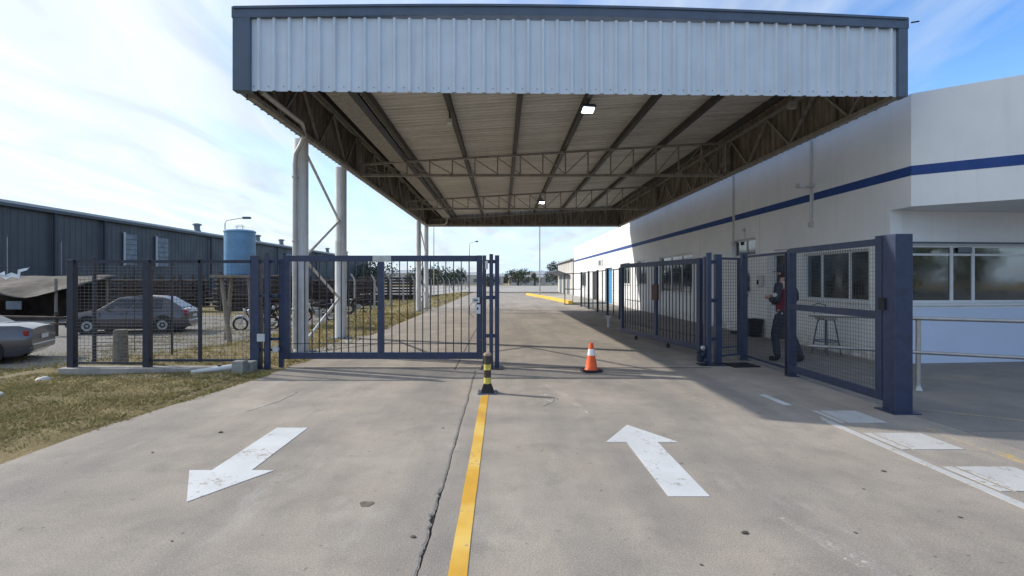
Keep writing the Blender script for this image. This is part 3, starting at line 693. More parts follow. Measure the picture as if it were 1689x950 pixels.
wall_panel(9.4, 50.6, -0.03, 4.70, holes, P_main, 0.22, 'wall', M_wall)
def window(place, u0, u1, z0, z1, mull, trans=(), depth=0.08, fw=0.05, sill=True):
    w = link('window', None, bld)
    mb = MB()
    def bar(a0, a1, c0, c1, t0=depth, t1=depth + .06):
        vs = [place(u, t, z) for z in (c0, c1) for (u, t) in ((a0, t0), (a1, t0), (a1, t1), (a0, t1))]
        mb.add(vs, [(3,2,1,0),(4,5,6,7),(0,1,5,4),(1,2,6,5),(2,3,7,6),(3,0,4,7)])
    bar(u0 + .002, u0 + fw, z0 + .002, z1 - .002); bar(u1 - fw, u1 - .002, z0 + .002, z1 - .002); bar(u0 + fw, u1 - fw, z0 + .002, z0 + fw); bar(u0 + fw, u1 - fw, z1 - fw, z1 - .002)
    for mu in mull: bar(mu - fw * .6, mu + fw * .6, z0 + fw, z1 - fw, depth + .004, depth + .056)
    for tz in trans: bar(u0 + fw, u1 - fw, tz - .02, tz + .02, depth + .008, depth + .05)
    obj('frame', mb, M_frame, w, bevel=0)
    cuts = [u0 + fw] + list(mull) + [u1 - fw]
    for i in range(len(cuts) - 1):
        mb = MB(); vs = [place(u, t, z) for z in (z0 + fw, z1 - fw) for (u, t) in ((cuts[i], depth + .025), (cuts[i+1], depth + .025), (cuts[i+1], depth + .033), (cuts[i], depth + .033))]
        mb.add(vs, [(3,2,1,0),(4,5,6,7),(0,1,5,4),(1,2,6,5),(2,3,7,6),(3,0,4,7)]); obj('pane', mb, M_glass, w)
    if sill:
        mb = MB(); vs = [place(u, t, z) for z in (z0 - .045, z0 - .001) for (u, t) in ((u0 - .06, -.045), (u1 + .06, -.045), (u1 + .06, depth), (u0 - .06, depth))]
        vs = [place(u, t, z) for z in (z0 - .045, z0 - .003) for (u, t) in ((u0 - .06, -.045), (u1 + .06, -.045), (u1 + .06, -.002), (u0 - .06, -.002))]
        mb.add(vs, [(3,2,1,0),(4,5,6,7),(0,1,5,4),(1,2,6,5),(2,3,7,6),(3,0,4,7)]); obj('sill', mb, M_frame, w)
    return w
window(P_main, 9.95, 12.15, 1.08, 2.12, [10.62, 11.55])
window(P_main, 14.4, 15.85, 2.2, 2.70, [15.1], sill=False)
window(P_main, 19.2, 23.2, 1.0, 2.53, [20.5, 21.8], [2.25])
window(P_main, 25.2, 27.0, 1.3, 2.5, [26.1], [2.2]); window(P_main, 28.6, 30.4, 1.3, 2.5, [29.5]); window(P_main, 43.5, 46.5, 1.0, 2.2, [45.0])
def door(y0, y1, zt, mat, label, glass=False, z0=0.0):
    d = link('door', None, bld); d['label'] = label
    mb = MB().box((XW + .09, y0 + .002, z0 + .003), (XW + .16, y0 + .06, zt - .002)).box((XW + .09, y1 - .06, z0 + .003), (XW + .16, y1 - .002, zt - .002)).box((XW + .09, y0 + .06, zt - .06), (XW + .16, y1 - .06, zt - .002))
    obj('door_frame', mb, M_doorframe, d)
    obj('door_leaf', bx((XW + .11, y0 + .065, z0 + .012), (XW + .15, y1 - .065, zt - .065)), mat, d, bevel=.003)
    if glass: obj('pane', bx((XW + .10, y0 + .25, 1.25), (XW + .108, y1 - .25, zt - .2)), M_glass, d)
    obj('handle', MB().tube([(XW + .10, y0 + .12, 1.02), (XW + .05, y0 + .12, 1.02), (XW + .05, y0 + .24, 1.02)], .012, 8), M_metal, d, smooth=True)
door(12.55, 13.45, 2.14, M_doorframe, 'dark door with small pane beside the wide window', True)
door(33.2, 35.4, 2.35, M_bluedoor, 'bright blue door in the sunlit part of the wall'); door(38.4, 40.2, 2.2, M_doorframe, 'dark door near the far end')
obj('door_jamb', bx((XW - .025, 13.5, 0.003), (XW - .002, 13.74, 2.2)), M_frame, bld)
obj('sign_plate', bx((XW - .05, 36.2, 2.55), (XW - .004, 38.0, 3.0)), M_box, bld)
obj('sign_face', bx((XW - .056, 36.7, 2.62), (XW - .051, 37.5, 2.93)), M_wwin, bld)
# blue stripe on the main wall (painted band, broken at the two conduits)
for (a_, b_y) in ((9.42, 11.70), (11.82, 15.66), (15.76, 50.58)): obj('stripe', bx((XW - .005, a_, 3.30), (XW - .001, b_y, 3.465)), M_blue, bld)
obj('stripe', bx((XW - .005, 8.91, 3.30), (XW - .001, 9.415, 3.465)), M_blue, bld)
# plinth seam and vertical construction joints
for y in (14.15, 18.4, 28.45, 36.1, 43.0): obj('wall_joint', bx((XW - .004, y, 0.02), (XW - .0005, y + .012, 3.295)), M_pvc, bld)
# upper curved volume projecting at the near corner
def curve_pts():
    return [(7.0, 8.92), (7.28, 8.70), (7.56, 8.49), (7.84, 8.285), (8.12, 8.085), (8.5, 7.84), (9.0, 7.57), (9.7, 7.28), (10.6, 7.04), (11.6, 6.92), (13.0, 6.85)]
cp = curve_pts()
obj('upper_wall', MB().prism([(7.0, 9.398)] + cp + [(13.0, 11.2), (7.2215, 11.2), (7.2215, 9.398)], 2.77, 4.70), M_wall, bld, smooth=True)
for (p, q) in zip(cp[:-1], cp[1:]):
    d = (Vector(q) - Vector(p)).normalized(); n_ = Vector((d.y, -d.x)) * 0.0035
    if n_.y > 0: n_ = -n_
    if n_.x > 0: n_ = -n_
    obj('stripe', MB().prism([tuple(Vector(p) + n_ * .25), tuple(Vector(q) + n_ * .25), tuple(Vector(q) + n_), tuple(Vector(p) + n_)], 3.30, 3.465), M_blue, bld)
# recessed window wall to the right
P_rec = lambda u, t, z: (7.0 + u * 0.9949, 9.40 + u * 0.10 + t, z)
hl = [(0.32, 1.36, 1.09, 2.16), (1.36, 1.80, 1.09, 2.16), (1.80, 3.6, 1.09, 2.16)]
wall_panel(0.225, 6.0, -0.03, 2.768, [(0.32, 3.6, 1.09, 2.16)], P_rec, 0.2, 'recessed_wall', M_wall)
window(P_rec, 0.32, 3.6, 1.09, 2.16, [1.30, 1.74], [1.98])
mb = MB(); vs = [P_rec(u, t, z) for z in (0.003, 1.0) for (u, t) in ((.228, -.006), (6, -.006), (6, -.002), (.228, -.002))]
mb.add(vs, [(3,2,1,0),(4,5,6,7),(0,1,5,4),(1,2,6,5),(2,3,7,6),(3,0,4,7)]); obj('lower_paint', mb, M_lilac, bld, label if False else False)
obj('head_trim', MB().add if False else MB().beam(P_rec(.25, -.012, 2.19), P_rec(5.5, -.012, 2.19), .018, .035), M_trim, bld)
obj('vent_panel', MB().beam(P_rec(1.42, .075, 2.07), P_rec(1.70, .075, 2.07), .01, .10), M_wwin, bld)
# roof, end walls
obj('flat_roof', bx((XW + .222, 11.21, 4.35), (18, 50.6, 4.45)), M_kerb, bld)
obj('end_wall', bx((XW + .222, 50.38, -.03), (18, 50.6, 4.346)), M_wall, bld)
obj('wall_coping', bx((XW - .02, 9.5, 4.703), (XW + .26, 50.62, 4.75)), M_frame, bld)
# conduits on the wall
def conduit(y, z0, z1, cz=None):
    obj('conduit', MB().tube([(XW - .035, y, z0), (XW - .035, y, z1)], .024, 8), M_pvc, bld, smooth=True)
    obj('junction_box', bx((XW - .07, y - .06, z0 - .05), (XW - .003, y + .06, z0 + .06)), M_pvc, bld, bevel=.006)
conduit(11.76, 2.76, 4.66); conduit(15.71, 2.62, 4.66)
o = thing('wall_lamp', 'small pale bracket lamp clamped to the conduit over the blue stripe', 'lamp', (XW - .07, 11.76, 3.62))
obj('bracket', MB().tube([(0, 0, 0), (-.12, 0, .02), (-.20, -.06, .02)], .014, 8), M_box, o); obj('lamp_head', bx((-.30, -.14, -.04), (-.16, .02, .06)), M_box, o, bevel=.012); obj('clamp', bx((-.02, -.12, -.02), (.03, .12, .03)), M_box, o)
o = thing('wall_sensor', 'small round sensor on a stem above the high window', 'sensor', (XW - .004, 15.0, 2.82))
obj('stem', bx((-.03, -.015, -.10), (0, .015, .12)), M_box, o); obj('head', MB().lathe([(.03, 0), (.05, .02), (.05, .06), (.02, .08)], (-.05, 0, .10), 12), M_box, o)
o = thing('intercom_box', 'pale wall box with small dark opening between bin and broom', 'wall box', (XW - .003, 14.05, 1.50))
obj('case', bx((-.08, -.14, -.15), (0, .14, .15)), M_box, o, bevel=.01); obj('slot', bx((-.085, .0, -.10), (-.081, .1, .02)), M_black, o)

# far white shed beyond the building
fs = thing('far_shed', 'pale ribbed shed with grey roof beyond the end of the white building', 'shed', (7.2, 53, 0))
obj('wall', bx((0, 0, 0), (11, 14, 3.6)), M_pale, fs)
obj('roof', MB().add([(-.3, -.3, 3.6), (11.3, -.3, 3.6), (11.3, 14.3, 3.6), (-.3, 14.3, 3.6), (5.5, -.3, 4.6), (5.5, 14.3, 4.6)], [(0, 1, 2, 3), (0, 3, 5, 4), (1, 4, 5, 2), (0, 4, 1), (3, 2, 5)]) or MB().box((-.3, -.3, 3.62), (11.3, 14.3, 3.75)), M_wroof, fs)
obj('awning', MB().beam((-.7, 2, 2.35), (-.7, 13.6, 2.35), 1.5, .06, up=(0.35, 0, 1)), M_trim, fs)
for i in range(3): obj('door_opening', bx((-.02, 2.5 + i * 3.6, .02), (-.003, 4.9 + i * 3.6, 2.1)), M_wwin, fs)
for i in range(6): obj('seam', bx((-.012, 1 + i * 2.2, 2.6), (-.003, 1.06 + i * 2.2, 3.58)), M_wwin, fs)

# ------------------------------------------------------------------ fences and gates
def post(h, w, name='post', mat=M_navy, parent=None, loc=(0, 0, 0), rz=0, plate=True, cap=True):
    o = obj(name, MB().box((-w/2, -w/2, 0), (w/2, w/2, h)), mat, parent, loc=loc, rz=rz, bevel=.005)
    if plate: obj('base_plate', bx((-w*.78, -w*.78, -.002), (w*.78, w*.78, .012)), mat, o)
    return o
M_wire2 = simple('dull_zinc_wire', (.13, .13, .13), .55, .2, bump=0)
def wire_panel(parent, a, b, z0, z1, pitch=0.06, r=0.0022, ph=None, name='wire_mesh', mat=M_wire, rh=None):
    a = Vector(a); b = Vector(b); d = b - a; Lh = d.length; u = d / Lh; mb = MB()
    n = int(Lh / pitch)
    for i in range(1, n): 
        p = a + u * (Lh * i / n); mb.beam((p.x, p.y, z0), (p.x, p.y, z1), r * 2)
    ph = ph or pitch; k = int((z1 - z0) / ph); nrm = Vector((-u.y, u.x)) * r * 1.6
    for j in range(1, k):
        z = z0 + (z1 - z0) * j / k; mb.beam((a.x + nrm.x, a.y + nrm.y, z), (b.x + nrm.x, b.y + nrm.y, z), (rh or r) * 2)
    o = obj(name, mb, mat, parent, fix=False); o['kind'] = 'stuff'; return o
# -- left mesh fence
lf = thing('mesh_fence', 'dark steel mesh fence on a low footing left of the gate', 'fence', (0, 0, 0))
FY = 8.86
for (x, w, z) in ((-7.30, .11, .0), (-6.02, .11, .0)): post(1.86 - z, w, 'post', M_navy_dark, lf, (x, FY, z), plate=False)
post(1.75, .05, 'post', M_navy_dark, lf, (-5.13, FY, .12), plate=False)
obj('top_rail', bx((-7.24, FY - .025, 1.80), (-4.28, FY + .025, 1.85)), M_navy_dark, lf)
obj('bottom_rail', bx((-5.96, FY - .02, .13), (-4.28, FY + .02, .17)), M_navy_dark, lf); obj('bottom_rail', bx((-7.24, FY - .02, .09), (-6.08, FY + .02, .12)), M_navy_dark, lf)
wire_panel(lf, (-7.24, FY), (-6.08, FY), .12, 1.80, .07, .0014, .055, mat=M_wire2, rh=.0032); wire_panel(lf, (-5.96, FY), (-5.16, FY), .17, 1.80, .06, .0015, .055, mat=M_wire2, rh=.0026); wire_panel(lf, (-5.10, FY), (-4.28, FY), .17, 1.80, .06, .0017, mat=M_wire2)
fo = obj('footing', MB().prism(jag((-7.42, FY - .16), (-4.2, FY - .13), .03, 2, 24) + [(-4.2, FY + .16), (-7.42, FY + .16)], -.28, .035), M_kerb, lf, bevel=.012)
# older mesh returning behind the fence (seen as dense horizontal wires)
bf = thing('rear_mesh_panel', 'old mesh panel with dense horizontal wires standing behind the left fence', 'fence panel', (0, 0, 0))
for x in (-7.48,): post(1.95, .05, 'post', M_navy_dark, bf, (x, 9.55 + (x + 7.55) * .25, hgt(x, 9.6)), plate=False)
wire_panel(bf, (-7.45, 9.56), (-6.25, 9.88), .15, 1.84, .60, .0042, .068, mat=M_rust)
obj('end_bar', bx((-6.27, 9.87, .1), (-6.24, 9.90, 1.85)), M_navy_dark, bf)
# -- left gate: support posts
g1 = thing('gate_support', 'three linked navy posts carrying the closed gate, beside the mesh fence', 'gate post', (0, 0, 0), 0, 'linked post clusters holding the gate leaves')
for (x, w, y) in ((-4.21, .155, 9.0), (-4.045, .07, 9.03), (-3.98, .075, 8.92), (-3.83, .075, 9.12), (-3.735, .085, 9.12)):
    if x == -3.735: continue
    post(1.93 if w > .1 else (1.98 if y < 9 else 1.88), w, 'post', M_navy, g1, (x, y - .06, 0), plate=w > .1)
for z, t in ((1.80, .05), (1.22, .045), (.48, .05), (.30, .04)):
    obj('link_bar', bx((-4.13, 8.90, z), (-3.83, 8.94, z + t)), M_navy, g1)
obj('hinge_box', bx((-4.14, 8.80, .47), (-4.01, 8.86, .60)), M_box, g1, bevel=.008); obj('roller', MB().lathe([(.05, -.03), (.055, -.01), (.055, .01), (.05, .03)], (-3.86, 8.90, .33), 14, axis='y'), M_box, g1)
obj('footing_block', bx((-4.36, 8.60, -.03), (-4.12, 8.80, .16)), M_kerb, g1, bevel=.015)
# gate actuator lying in front
ga = thing('gate_opener', 'pale tubular gate opener arm with motor box on the verge', 'gate opener', (0, 0, 0))
obj('arm', MB().tube([(-5.03, 8.45, .02), (-4.75, 8.47, .05), (-4.35, 8.50, .10)], [.03, .04, .05], 12), M_box, ga, smooth=True)
obj('motor_box', bx((-4.36, 8.40, -.02), (-4.18, 8.585, .20)), M_kerb, ga, bevel=.01); obj('bolt', MB().lathe([(.03, 0), (.03, .03)], (-4.6, 8.49, .10), 8), M_black, ga)

def gate_leaf(name, label, length, grp):
    """leaf runs along local +x from its hinge, z up, stands on y=0"""
    g = thing(name, label, 'gate', (0, 0, 0), 0, grp)
    zb, zt = .14, 1.94; t = .075
    obj('stile', bx((0, -t/2, zb), (.115, t/2, zt)), M_navy, g, bevel=.004); obj('stile', bx((length - .10, -t/2, zb), (length, t/2, zt)), M_navy, g, bevel=.004)
    mid = length * .49
    obj('stile', bx((mid - .055, -t/2 + .004, zb + .12), (mid + .055, t/2 - .004, zt - .11)), M_navy, g, bevel=.004)
    obj('top_rail', bx((.117, -t/2 + .002, zt - .105), (length - .102, t/2 - .002, zt - .003)), M_navy, g, bevel=.004)
    obj('bottom_rail', bx((.117, -t/2 + .002, zb + .003), (length - .102, t/2 - .002, zb + .115)), M_navy, g, bevel=.004)
    bm_ = MB().box((-.008, -.008, 0), (.008, .008, zt - .11 - zb - .11)).mesh('baluster', M_navy_dark)
    for (a_, b_, n) in ((.115, mid - .055, 11), (mid + .055, length - .10, 11)):
        for i in range(1, n + 1):
            link('baluster', bm_, g, (a_ + (b_ - a_) * i / (n + 1), 0, zb + .113))
    obj('flat_bar', bx((.118, -.012, .40), (mid - .057, -.0085, .412)), M_navy_dark, g); obj('flat_bar', bx((mid + .057, -.012, .40), (length - .103, -.0085, .412)), M_navy_dark, g)
    return g
gl = gate_leaf('gate_leaf', 'closed navy barred gate leaf across the left lane', 3.46, 'navy barred gate leaves')
gl.location = (-3.80, 9.07, 0)
obj('pale_plate', bx((1.56, -.046, 1.84), (1.88, -.0395, 1.935)), M_metal, gl)
gr_ = gate_leaf('gate_leaf', 'open navy barred gate leaf swung back along the right side', 3.78, 'navy barred gate leaves')
gr_.location = (3.86, 10.1, 0); gr_.rotation_euler = (0, 0, math.atan2(3.75, -.70))
lk = obj('lock_box', bx((1.62, .045, 1.06), (1.86, .10, 1.42)), simple('dark_maroon', (.05, .018, .02), .5), gr_, bevel=.006)
for x in (1.3, 2.9): obj('ground_wheel', MB().lathe([(.05, -.02), (.055, 0), (.05, .02)], (x, 0, .085), 12, axis='y'), M_black, gr_)
# central latch posts
g2 = thing('gate_support', 'three linked navy posts latching the closed gate at the lane centre', 'gate post', (0, 0, 0), 0, 'linked post clusters holding the gate leaves')
for (x, w, y) in ((-.305, .06, 9.05), (-.185, .065, 8.98), (-.085, .075, 9.02)): post(1.94 if x != -.185 else 1.96, w, 'post', M_navy, g2, (x, y, 0), plate=x > -.1)
for z in (1.80, 1.18, .52): obj('link_bar', bx((-.335, 8.99, z), (-.06, 9.03, z + .06)), M_navy, g2)
obj('latch_bracket', bx((-.29, 8.93, 1.70), (-.24, 8.98, 1.84)), M_box, g2)
obj('floor_plate', bx((-.36, 8.78, .001), (.02, 9.12, .018)), M_navy_dark, g2)
lb_ = thing('lock_box', 'two small white lock boxes with labels on the closed gate stile', 'lock', (-.44, 9.0, 1.12))
obj('upper_box', bx((-.075, -.03, .00), (.055, .03, .09)), M_box, lb_, bevel=.006); obj('lower_box', bx((-.03, -.035, -.19), (.07, .025, -.03)), M_box, lb_, bevel=.006)
obj('keyhole', bx((0.01, -.038, -.12), (.035, -.0355, -.08)), M_black, lb_); obj('label_strip', bx((-.05, -.033, .03), (.03, -.0305, .06)), M_wwin, lb_)
obj('loose_wire', MB().tube([(-.06, 0, .02), (-.12, 0, -.06), (-.12, 0, -.2), (-.04, 0, -.24)], .004, 6), M_black, lb_)

# right hinge cluster
g3 = thing('gate_support', 'linked navy posts with chain motor at the hinge of the open gate', 'gate post', (0, 0, 0), 0, 'linked post clusters holding the gate leaves')
post(2.0, .075, 'post', M_navy, g3, (3.68, 9.28, 0)); post(1.98, .11, 'post', M_navy, g3, (3.93, 9.50, 0)); post(1.96, .09, 'post', M_navy, g3, (3.90, 9.95, 0))
for z in (1.84, 1.14, .45): obj('link_bar', MB().beam((3.70, 9.30, z), (3.90, 9.48, z), .04, .06).beam((3.90, 9.5, z), (3.90, 9.93, z), .04, .06), M_navy, g3)
for k, (x, y, z, r) in enumerate(((3.58, 9.30, .30, .045), (3.60, 9.34, .17, .05), (3.62, 9.26, .08, .04), (3.52, 9.36, .22, .035))):
    obj('gear', MB().lathe([(r * .5, -.04), (r, -.03), (r, .03), (r * .5, .04)], (x, y, z), 10, axis='y'), M_metal if k == 0 else M_navy_dark, g3, smooth=False)
obj('motor_bracket', bx((3.52, 9.32, .04), (3.62, 9.44, .34)), M_navy_dark, g3, bevel=.008)
obj('floor_plate', bx((3.50, 9.15, .001), (4.05, 9.42, .014)), M_navy_dark, g3)
# pedestrian gate facing the camera
pg = thing('pedestrian_gate', 'narrow mesh pedestrian gate between the hinge posts and the long mesh fence', 'gate', (3.99, 9.56, 0), math.atan2(.26, .50))
obj('frame', MB().box((0, -.02, .10), (.045, .02, 1.93)).box((.49, -.02, .10), (.535, .02, 1.93)).box((.046, -.018, 1.89), (.489, .018, 1.928)).box((.046, -.018, .105), (.489, .018, .14)).box((.046, -.018, .26), (.489, .018, .285)), M_navy, pg)
wire_panel(pg, (.045, 0), (.49, 0), .14, 1.89, .06, .0024)
mt = thing('rubber_mat', 'dark rubber mat on the ground at the pedestrian gate', 'mat', (4.22, 9.22, .001), .1)
obj('mat_body', bx((-.24, -.22, 0), (.24, .2, .022)), M_black, mt, bevel=.006)
mb = MB()
for i in range(9): mb.box((-.22, -.20 + i * .044, .0225), (.22, -.18 + i * .044, .027))
obj('mat_ribs', mb, M_blackp, mt)
# right mesh fence
rf = thing('mesh_fence', 'tall navy mesh fence panels ending at the thick post on the right', 'fence', (0, 0, 0))
post(2.02, .10, 'post', M_navy, rf, (4.58, 9.87, 0)); post(1.99, .10, 'post', M_navy, rf, (4.555, 8.20, 0)); post(1.95, .04, 'post', M_navy_dark, rf, (4.56, 8.36, .0), plate=False)
bigp = post(2.03, .20, 'post', M_navy, rf, (4.535, 5.98, 0)); bigp['label'] = 'thick square end post'
obj('end_stile', bx((4.44, 6.10, .10), (4.52, 6.21, 2.03)), M_navy, rf, bevel=.004)
obj('latch_plate', bx((4.415, 6.02, 1.16), (4.434, 6.12, 1.30)), M_black, rf)
obj('top_rail', bx((4.47, 6.212, 1.92), (4.51, 8.104, 2.00)), M_navy, rf); obj('mid_rail', bx((4.47, 6.212, 1.05), (4.51, 8.104, 1.14)), M_navy, rf); obj('bottom_rail', bx((4.47, 6.212, .09), (4.51, 8.104, .19)), M_navy, rf)
obj('front_stile', bx((4.478, 8.105, .09), (4.505, 8.142, 2.0)), M_navy, rf)
obj('top_rail', bx((4.56, 8.26, 1.93), (4.60, 9.82, 1.97)), M_navy, rf); obj('bottom_rail', bx((4.56, 8.26, .08), (4.60, 9.82, .11)), M_navy, rf)
obj('stay_rod', MB().tube([(4.50, 7.9, 1.985), (4.50, 8.6, 2.0)], .010, 6), M_metal, rf)
wire_panel(rf, (4.49, 6.21), (4.49, 8.14), .19, 1.92, .05, .0014); wire_panel(rf, (4.58, 8.26), (4.58, 9.82), .11, 1.93, .06, .0015)
# inner fence further back, with an open leaf
inf = thing('mesh_fence', 'inner steel fence with widely spaced posts along the far walkway', 'fence', (0, 0, 0))
for y in (20.4, 22.8, 25.2, 27.8, 30.4): post(2.02, .09, 'post', M_navy_dark, inf, (4.62, y, 0))
obj('top_rail', bx((4.60, 20.45, 1.94), (4.64, 30.35, 1.98)), M_navy_dark, inf); obj('bottom_rail', bx((4.60, 20.45, .08), (4.64, 30.35, .12)), M_navy_dark, inf)
for y in (21.6, 24, 26.5, 29.1): obj('picket', bx((4.60, y - .02, .12), (4.64, y + .02, 1.94)), M_navy_dark, inf)
wire_panel(inf, (4.62, 20.45), (4.62, 30.35), .12, 1.94, .12, .002, .12)
fl_ = thing('small_gate', 'small open brown steel gate frame standing across the far walkway', 'gate', (3.70, 30.9, 0), -.12)
M_brown = simple('brown_steel', (.075, .055, .045), .6)
obj('frame', MB().box((0, -.02, .08), (.05, .02, 1.95)).box((.95, -.02, .0), (1.0, .02, 1.95)).box((.051, -.018, 1.90), (.949, .018, 1.948)).box((.051, -.018, .082), (.949, .018, .13)).box((.051, -.018, .98), (.949, .018, 1.03)).box((.48, -.016, .131), (.51, .016, .979)).box((.48, -.016, 1.031), (.51, .016, 1.899)), M_brown, fl_)
st_ = thing('marker_stake', 'short pale stake standing beside the open gate', 'stake', (3.42, 16.8, 0)); obj('stake', bx((-.03, -.03, 0), (.03, .03, .33)), M_box, st_, bevel=.004); obj('stake_cap', bx((-.09, -.02, .331), (.09, .02, .37)), M_box, st_)
# diagonal handrail
hr = thing('handrail', 'two-bar steel handrail in front of the right windows', 'handrail', (0, 0, 0))
A = Vector((4.62, 7.86, 0)); B = Vector((8.4, 5.55, 0))
for z, r in ((.985, .026), (.52, .024)): obj('rail', MB().tube([(A.x, A.y, z), (5.70, 7.12, z), (6.65, 6.62, z), (8.4, 5.75, z)], r, 12), M_metal, hr, smooth=True)
for (x, y) in ((5.70, 7.14), (8.1, 5.93)):
    obj('post', MB().lathe([(.05, 0), (.035, .03), (.030, .08), (.030, .96)], (x, y, 0), 12), M_metal, hr, smooth=True)

# ------------------------------------------------------------------ bollard and cone
bo = thing('bollard', 'short striped yellow and dark bollard on the centre line', 'bollard', (-.195, 6.97, 0))
prof = [(0, .055), (.09, .055), (.135, .055)]
z0 = .10; bands = [(.10, .125, M_bbrown), (.125, .21, M_byellow), (.21, .31, M_bbrown), (.31, .385, M_byellow), (.385, .50, M_bbrown)]
for i, (za, zb, mt_) in enumerate(bands):
    obj('band', MB().lathe([(.049, za), (.049, zb)], (0, 0, 0), 20), mt_, bo, smooth=True)
obj('cap', MB().lathe([(.052, .50), (.054, .515), (.050, .53), (.030, .54)], (0, 0, 0), 20), M_btop, bo, smooth=True)
obj('base_cone', MB().add([(-.10, -.10, .012), (.10, -.10, .012), (.10, .10, .012), (-.10, .10, .012), (-.05, -.05, .13), (.05, -.05, .13), (.05, .05, .13), (-.05, .05, .13)], [(3,2,1,0),(4,5,6,7),(0,1,5,4),(1,2,6,5),(2,3,7,6),(3,0,4,7)]) or bx((0,0,0),(0,0,0)), M_black, bo) if False else None
mb = MB(); mb.add([(-.09, -.09, .012), (.09, -.09, .012), (.09, .09, .012), (-.09, .09, .012), (-.048, -.048, .13), (.048, -.048, .13), (.048, .048, .13), (-.048, .048, .13)], [(3,2,1,0),(4,5,6,7),(0,1,5,4),(1,2,6,5),(2,3,7,6),(3,0,4,7)])
obj('base_block', mb, M_black, bo, bevel=.006); obj('base_plate', bx((-.13, -.11, .004), (.13, .11, .014)), M_trim, bo)
mb = MB()
for sx in (-1, 1):
    for sy in (-1, 1): mb.lathe([(.010, .014), (.010, .03)], (sx * .11, sy * .085, 0), 6)
obj('bolts', mb, M_metal, bo)
cn = thing('traffic_cone', 'orange traffic cone with white band on the right lane', 'cone', (1.475, 8.62, 0))
sq = [(.155 * s1 * (1 if abs(s2) < 2 else 1), .155 * s2) for s1, s2 in ((-1, -1), (1, -1), (1, 1), (-1, 1))]
oc = []
for k in range(4):
    cx_, cy_ = sq[k]; c2 = .045; sx = 1 if cx_ > 0 else -1; sy = 1 if cy_ > 0 else -1
    p, q = (cx_ - sx * c2, cy_), (cx_, cy_ - sy * c2); oc += [p, q] if sx * sy < 0 else [q, p]
oc = sorted(oc, key=lambda p: math.atan2(p[1], p[0]))
obj('base', MB().prism(oc, .001, .035), M_black, cn, bevel=.008, rz=.35)
obj('cone_body', MB().lathe([(.112, .035), (.100, .055), (.0625, .27)], (0, 0, 0), 28), M_orange, cn, smooth=True)
obj('reflective_band', MB().lathe([(.0630, .27), (.0475, .375)], (0, 0, 0), 28), M_cwhite, cn, smooth=True)
obj('cone_tip', MB().lathe([(.0475, .375), (.033, .465), (.024, .47), (.024, .475)], (0, 0, 0), 28), M_orange, cn, smooth=True)

# ------------------------------------------------------------------ small things by the wall
bn = thing('waste_bin', 'black square waste bin against the wall by the door', 'bin', (6.76, 14.05, 0))
mb = MB(); n_ = 4
mb.add([(-.14, -.14, .01), (.14, -.14, .01), (.14, .14, .01), (-.14, .14, .01), (-.19, -.19, .47), (.19, -.19, .47), (.19, .19, .47), (-.19, .19, .47), (-.17, -.17, .47), (.17, -.17, .47), (.17, .17, .47), (-.17, .17, .47), (-.125, -.125, .03), (.125, -.125, .03), (.125, .125, .03), (-.125, .125, .03)],
       [(3,2,1,0),(0,1,5,4),(1,2,6,5),(2,3,7,6),(3,0,4,7),(4,5,9,8),(5,6,10,9),(6,7,11,10),(7,4,8,11),(8,9,13,12),(9,10,14,13),(10,11,15,14),(11,8,12,15),(12,13,14,15)])
obj('bin_body', mb, M_blackp, bn); obj('rim', MB().beam((-.20, -.20, .46), (.20, -.20, .46), .02, .03).beam((-.20, .20, .46), (.20, .20, .46), .02, .03).beam((-.20, -.19, .46), (-.20, .19, .46), .02, .03).beam((.20, -.19, .46), (.20, .19, .46), .02, .03), M_blackp, bn)
br = thing('broom', 'long-handled dustpan broom leaning on the wall', 'broom', (6.55, 14.55, 0))
obj('handle', MB().tube([(0, 0, .08), (.40, .15, 1.15)], .013, 8), M_wood, br); obj('brush_head', bx((-.18, -.05, .05), (.10, .05, .10)), M_blackp, br, bevel=.01)
mb = MB()
for i in range(26): mb.tube([(-.17 + i * .0104, random.uniform(-.03, .03), .055), (-.17 + i * .0108 + random.uniform(-.01, .01), random.uniform(-.05, .05), .0)], .004, 4)
tag(obj('bristles', mb, M_black, br), kind='stuff')
ht = thing('hanging_coat', 'dark work coat hanging on the wall above the broom', 'coat', (6.93, 14.85, 1.30))
mb = MB(); mb.lathe([(.05, .42), (.10, .38), (.13, .25), (.12, .1), (.15, -.05), (.14, -.08)], (0, 0, 0), 12)
for i, v_ in enumerate(mb.v): mb.v[i] = (v_[0] * .45 + .0, v_[1] * 1.1 + .02 * math.sin(v_[2] * 20), v_[2] + .02 * math.sin(i))
obj('coat_body', mb, M_blackp, ht, smooth=True); obj('hook', MB().tube([(.06, 0, .46), (0, 0, .46), (-.01, 0, .42)], .008, 6), M_metal, ht)
stl = thing('bar_stool', 'metal high stool with round footrest against the wall under the window', 'stool', (6.62, 10.65, 0), .3)
legs = []
for k in range(4):
    t = k * math.pi / 2 + math.pi / 4; obj('leg', MB().tube([(.26 * math.cos(t), .26 * math.sin(t), 0), (.15 * math.cos(t), .15 * math.sin(t), .66), (.13 * math.cos(t), .13 * math.sin(t), .70)], .013, 8), M_trim, stl, smooth=True)
obj('footrest', MB().tube([(.215 * math.cos(t), .215 * math.sin(t), .27) for t in [i * math.pi / 12 for i in range(25)]], .011, 8), M_trim, stl, smooth=True)
obj('seat', MB().lathe([(.16, .70), (.185, .705), (.19, .73), (.17, .755), (.05, .76)], (0, 0, 0), 20), M_metal, stl, smooth=True)
obj('back_frame', MB().tube([(-.14, .13, .74), (-.16, .16, 1.0), (0, .20, 1.03), (.16, .16, 1.0), (.14, .13, .74)], .011, 8), M_trim, stl, smooth=True)

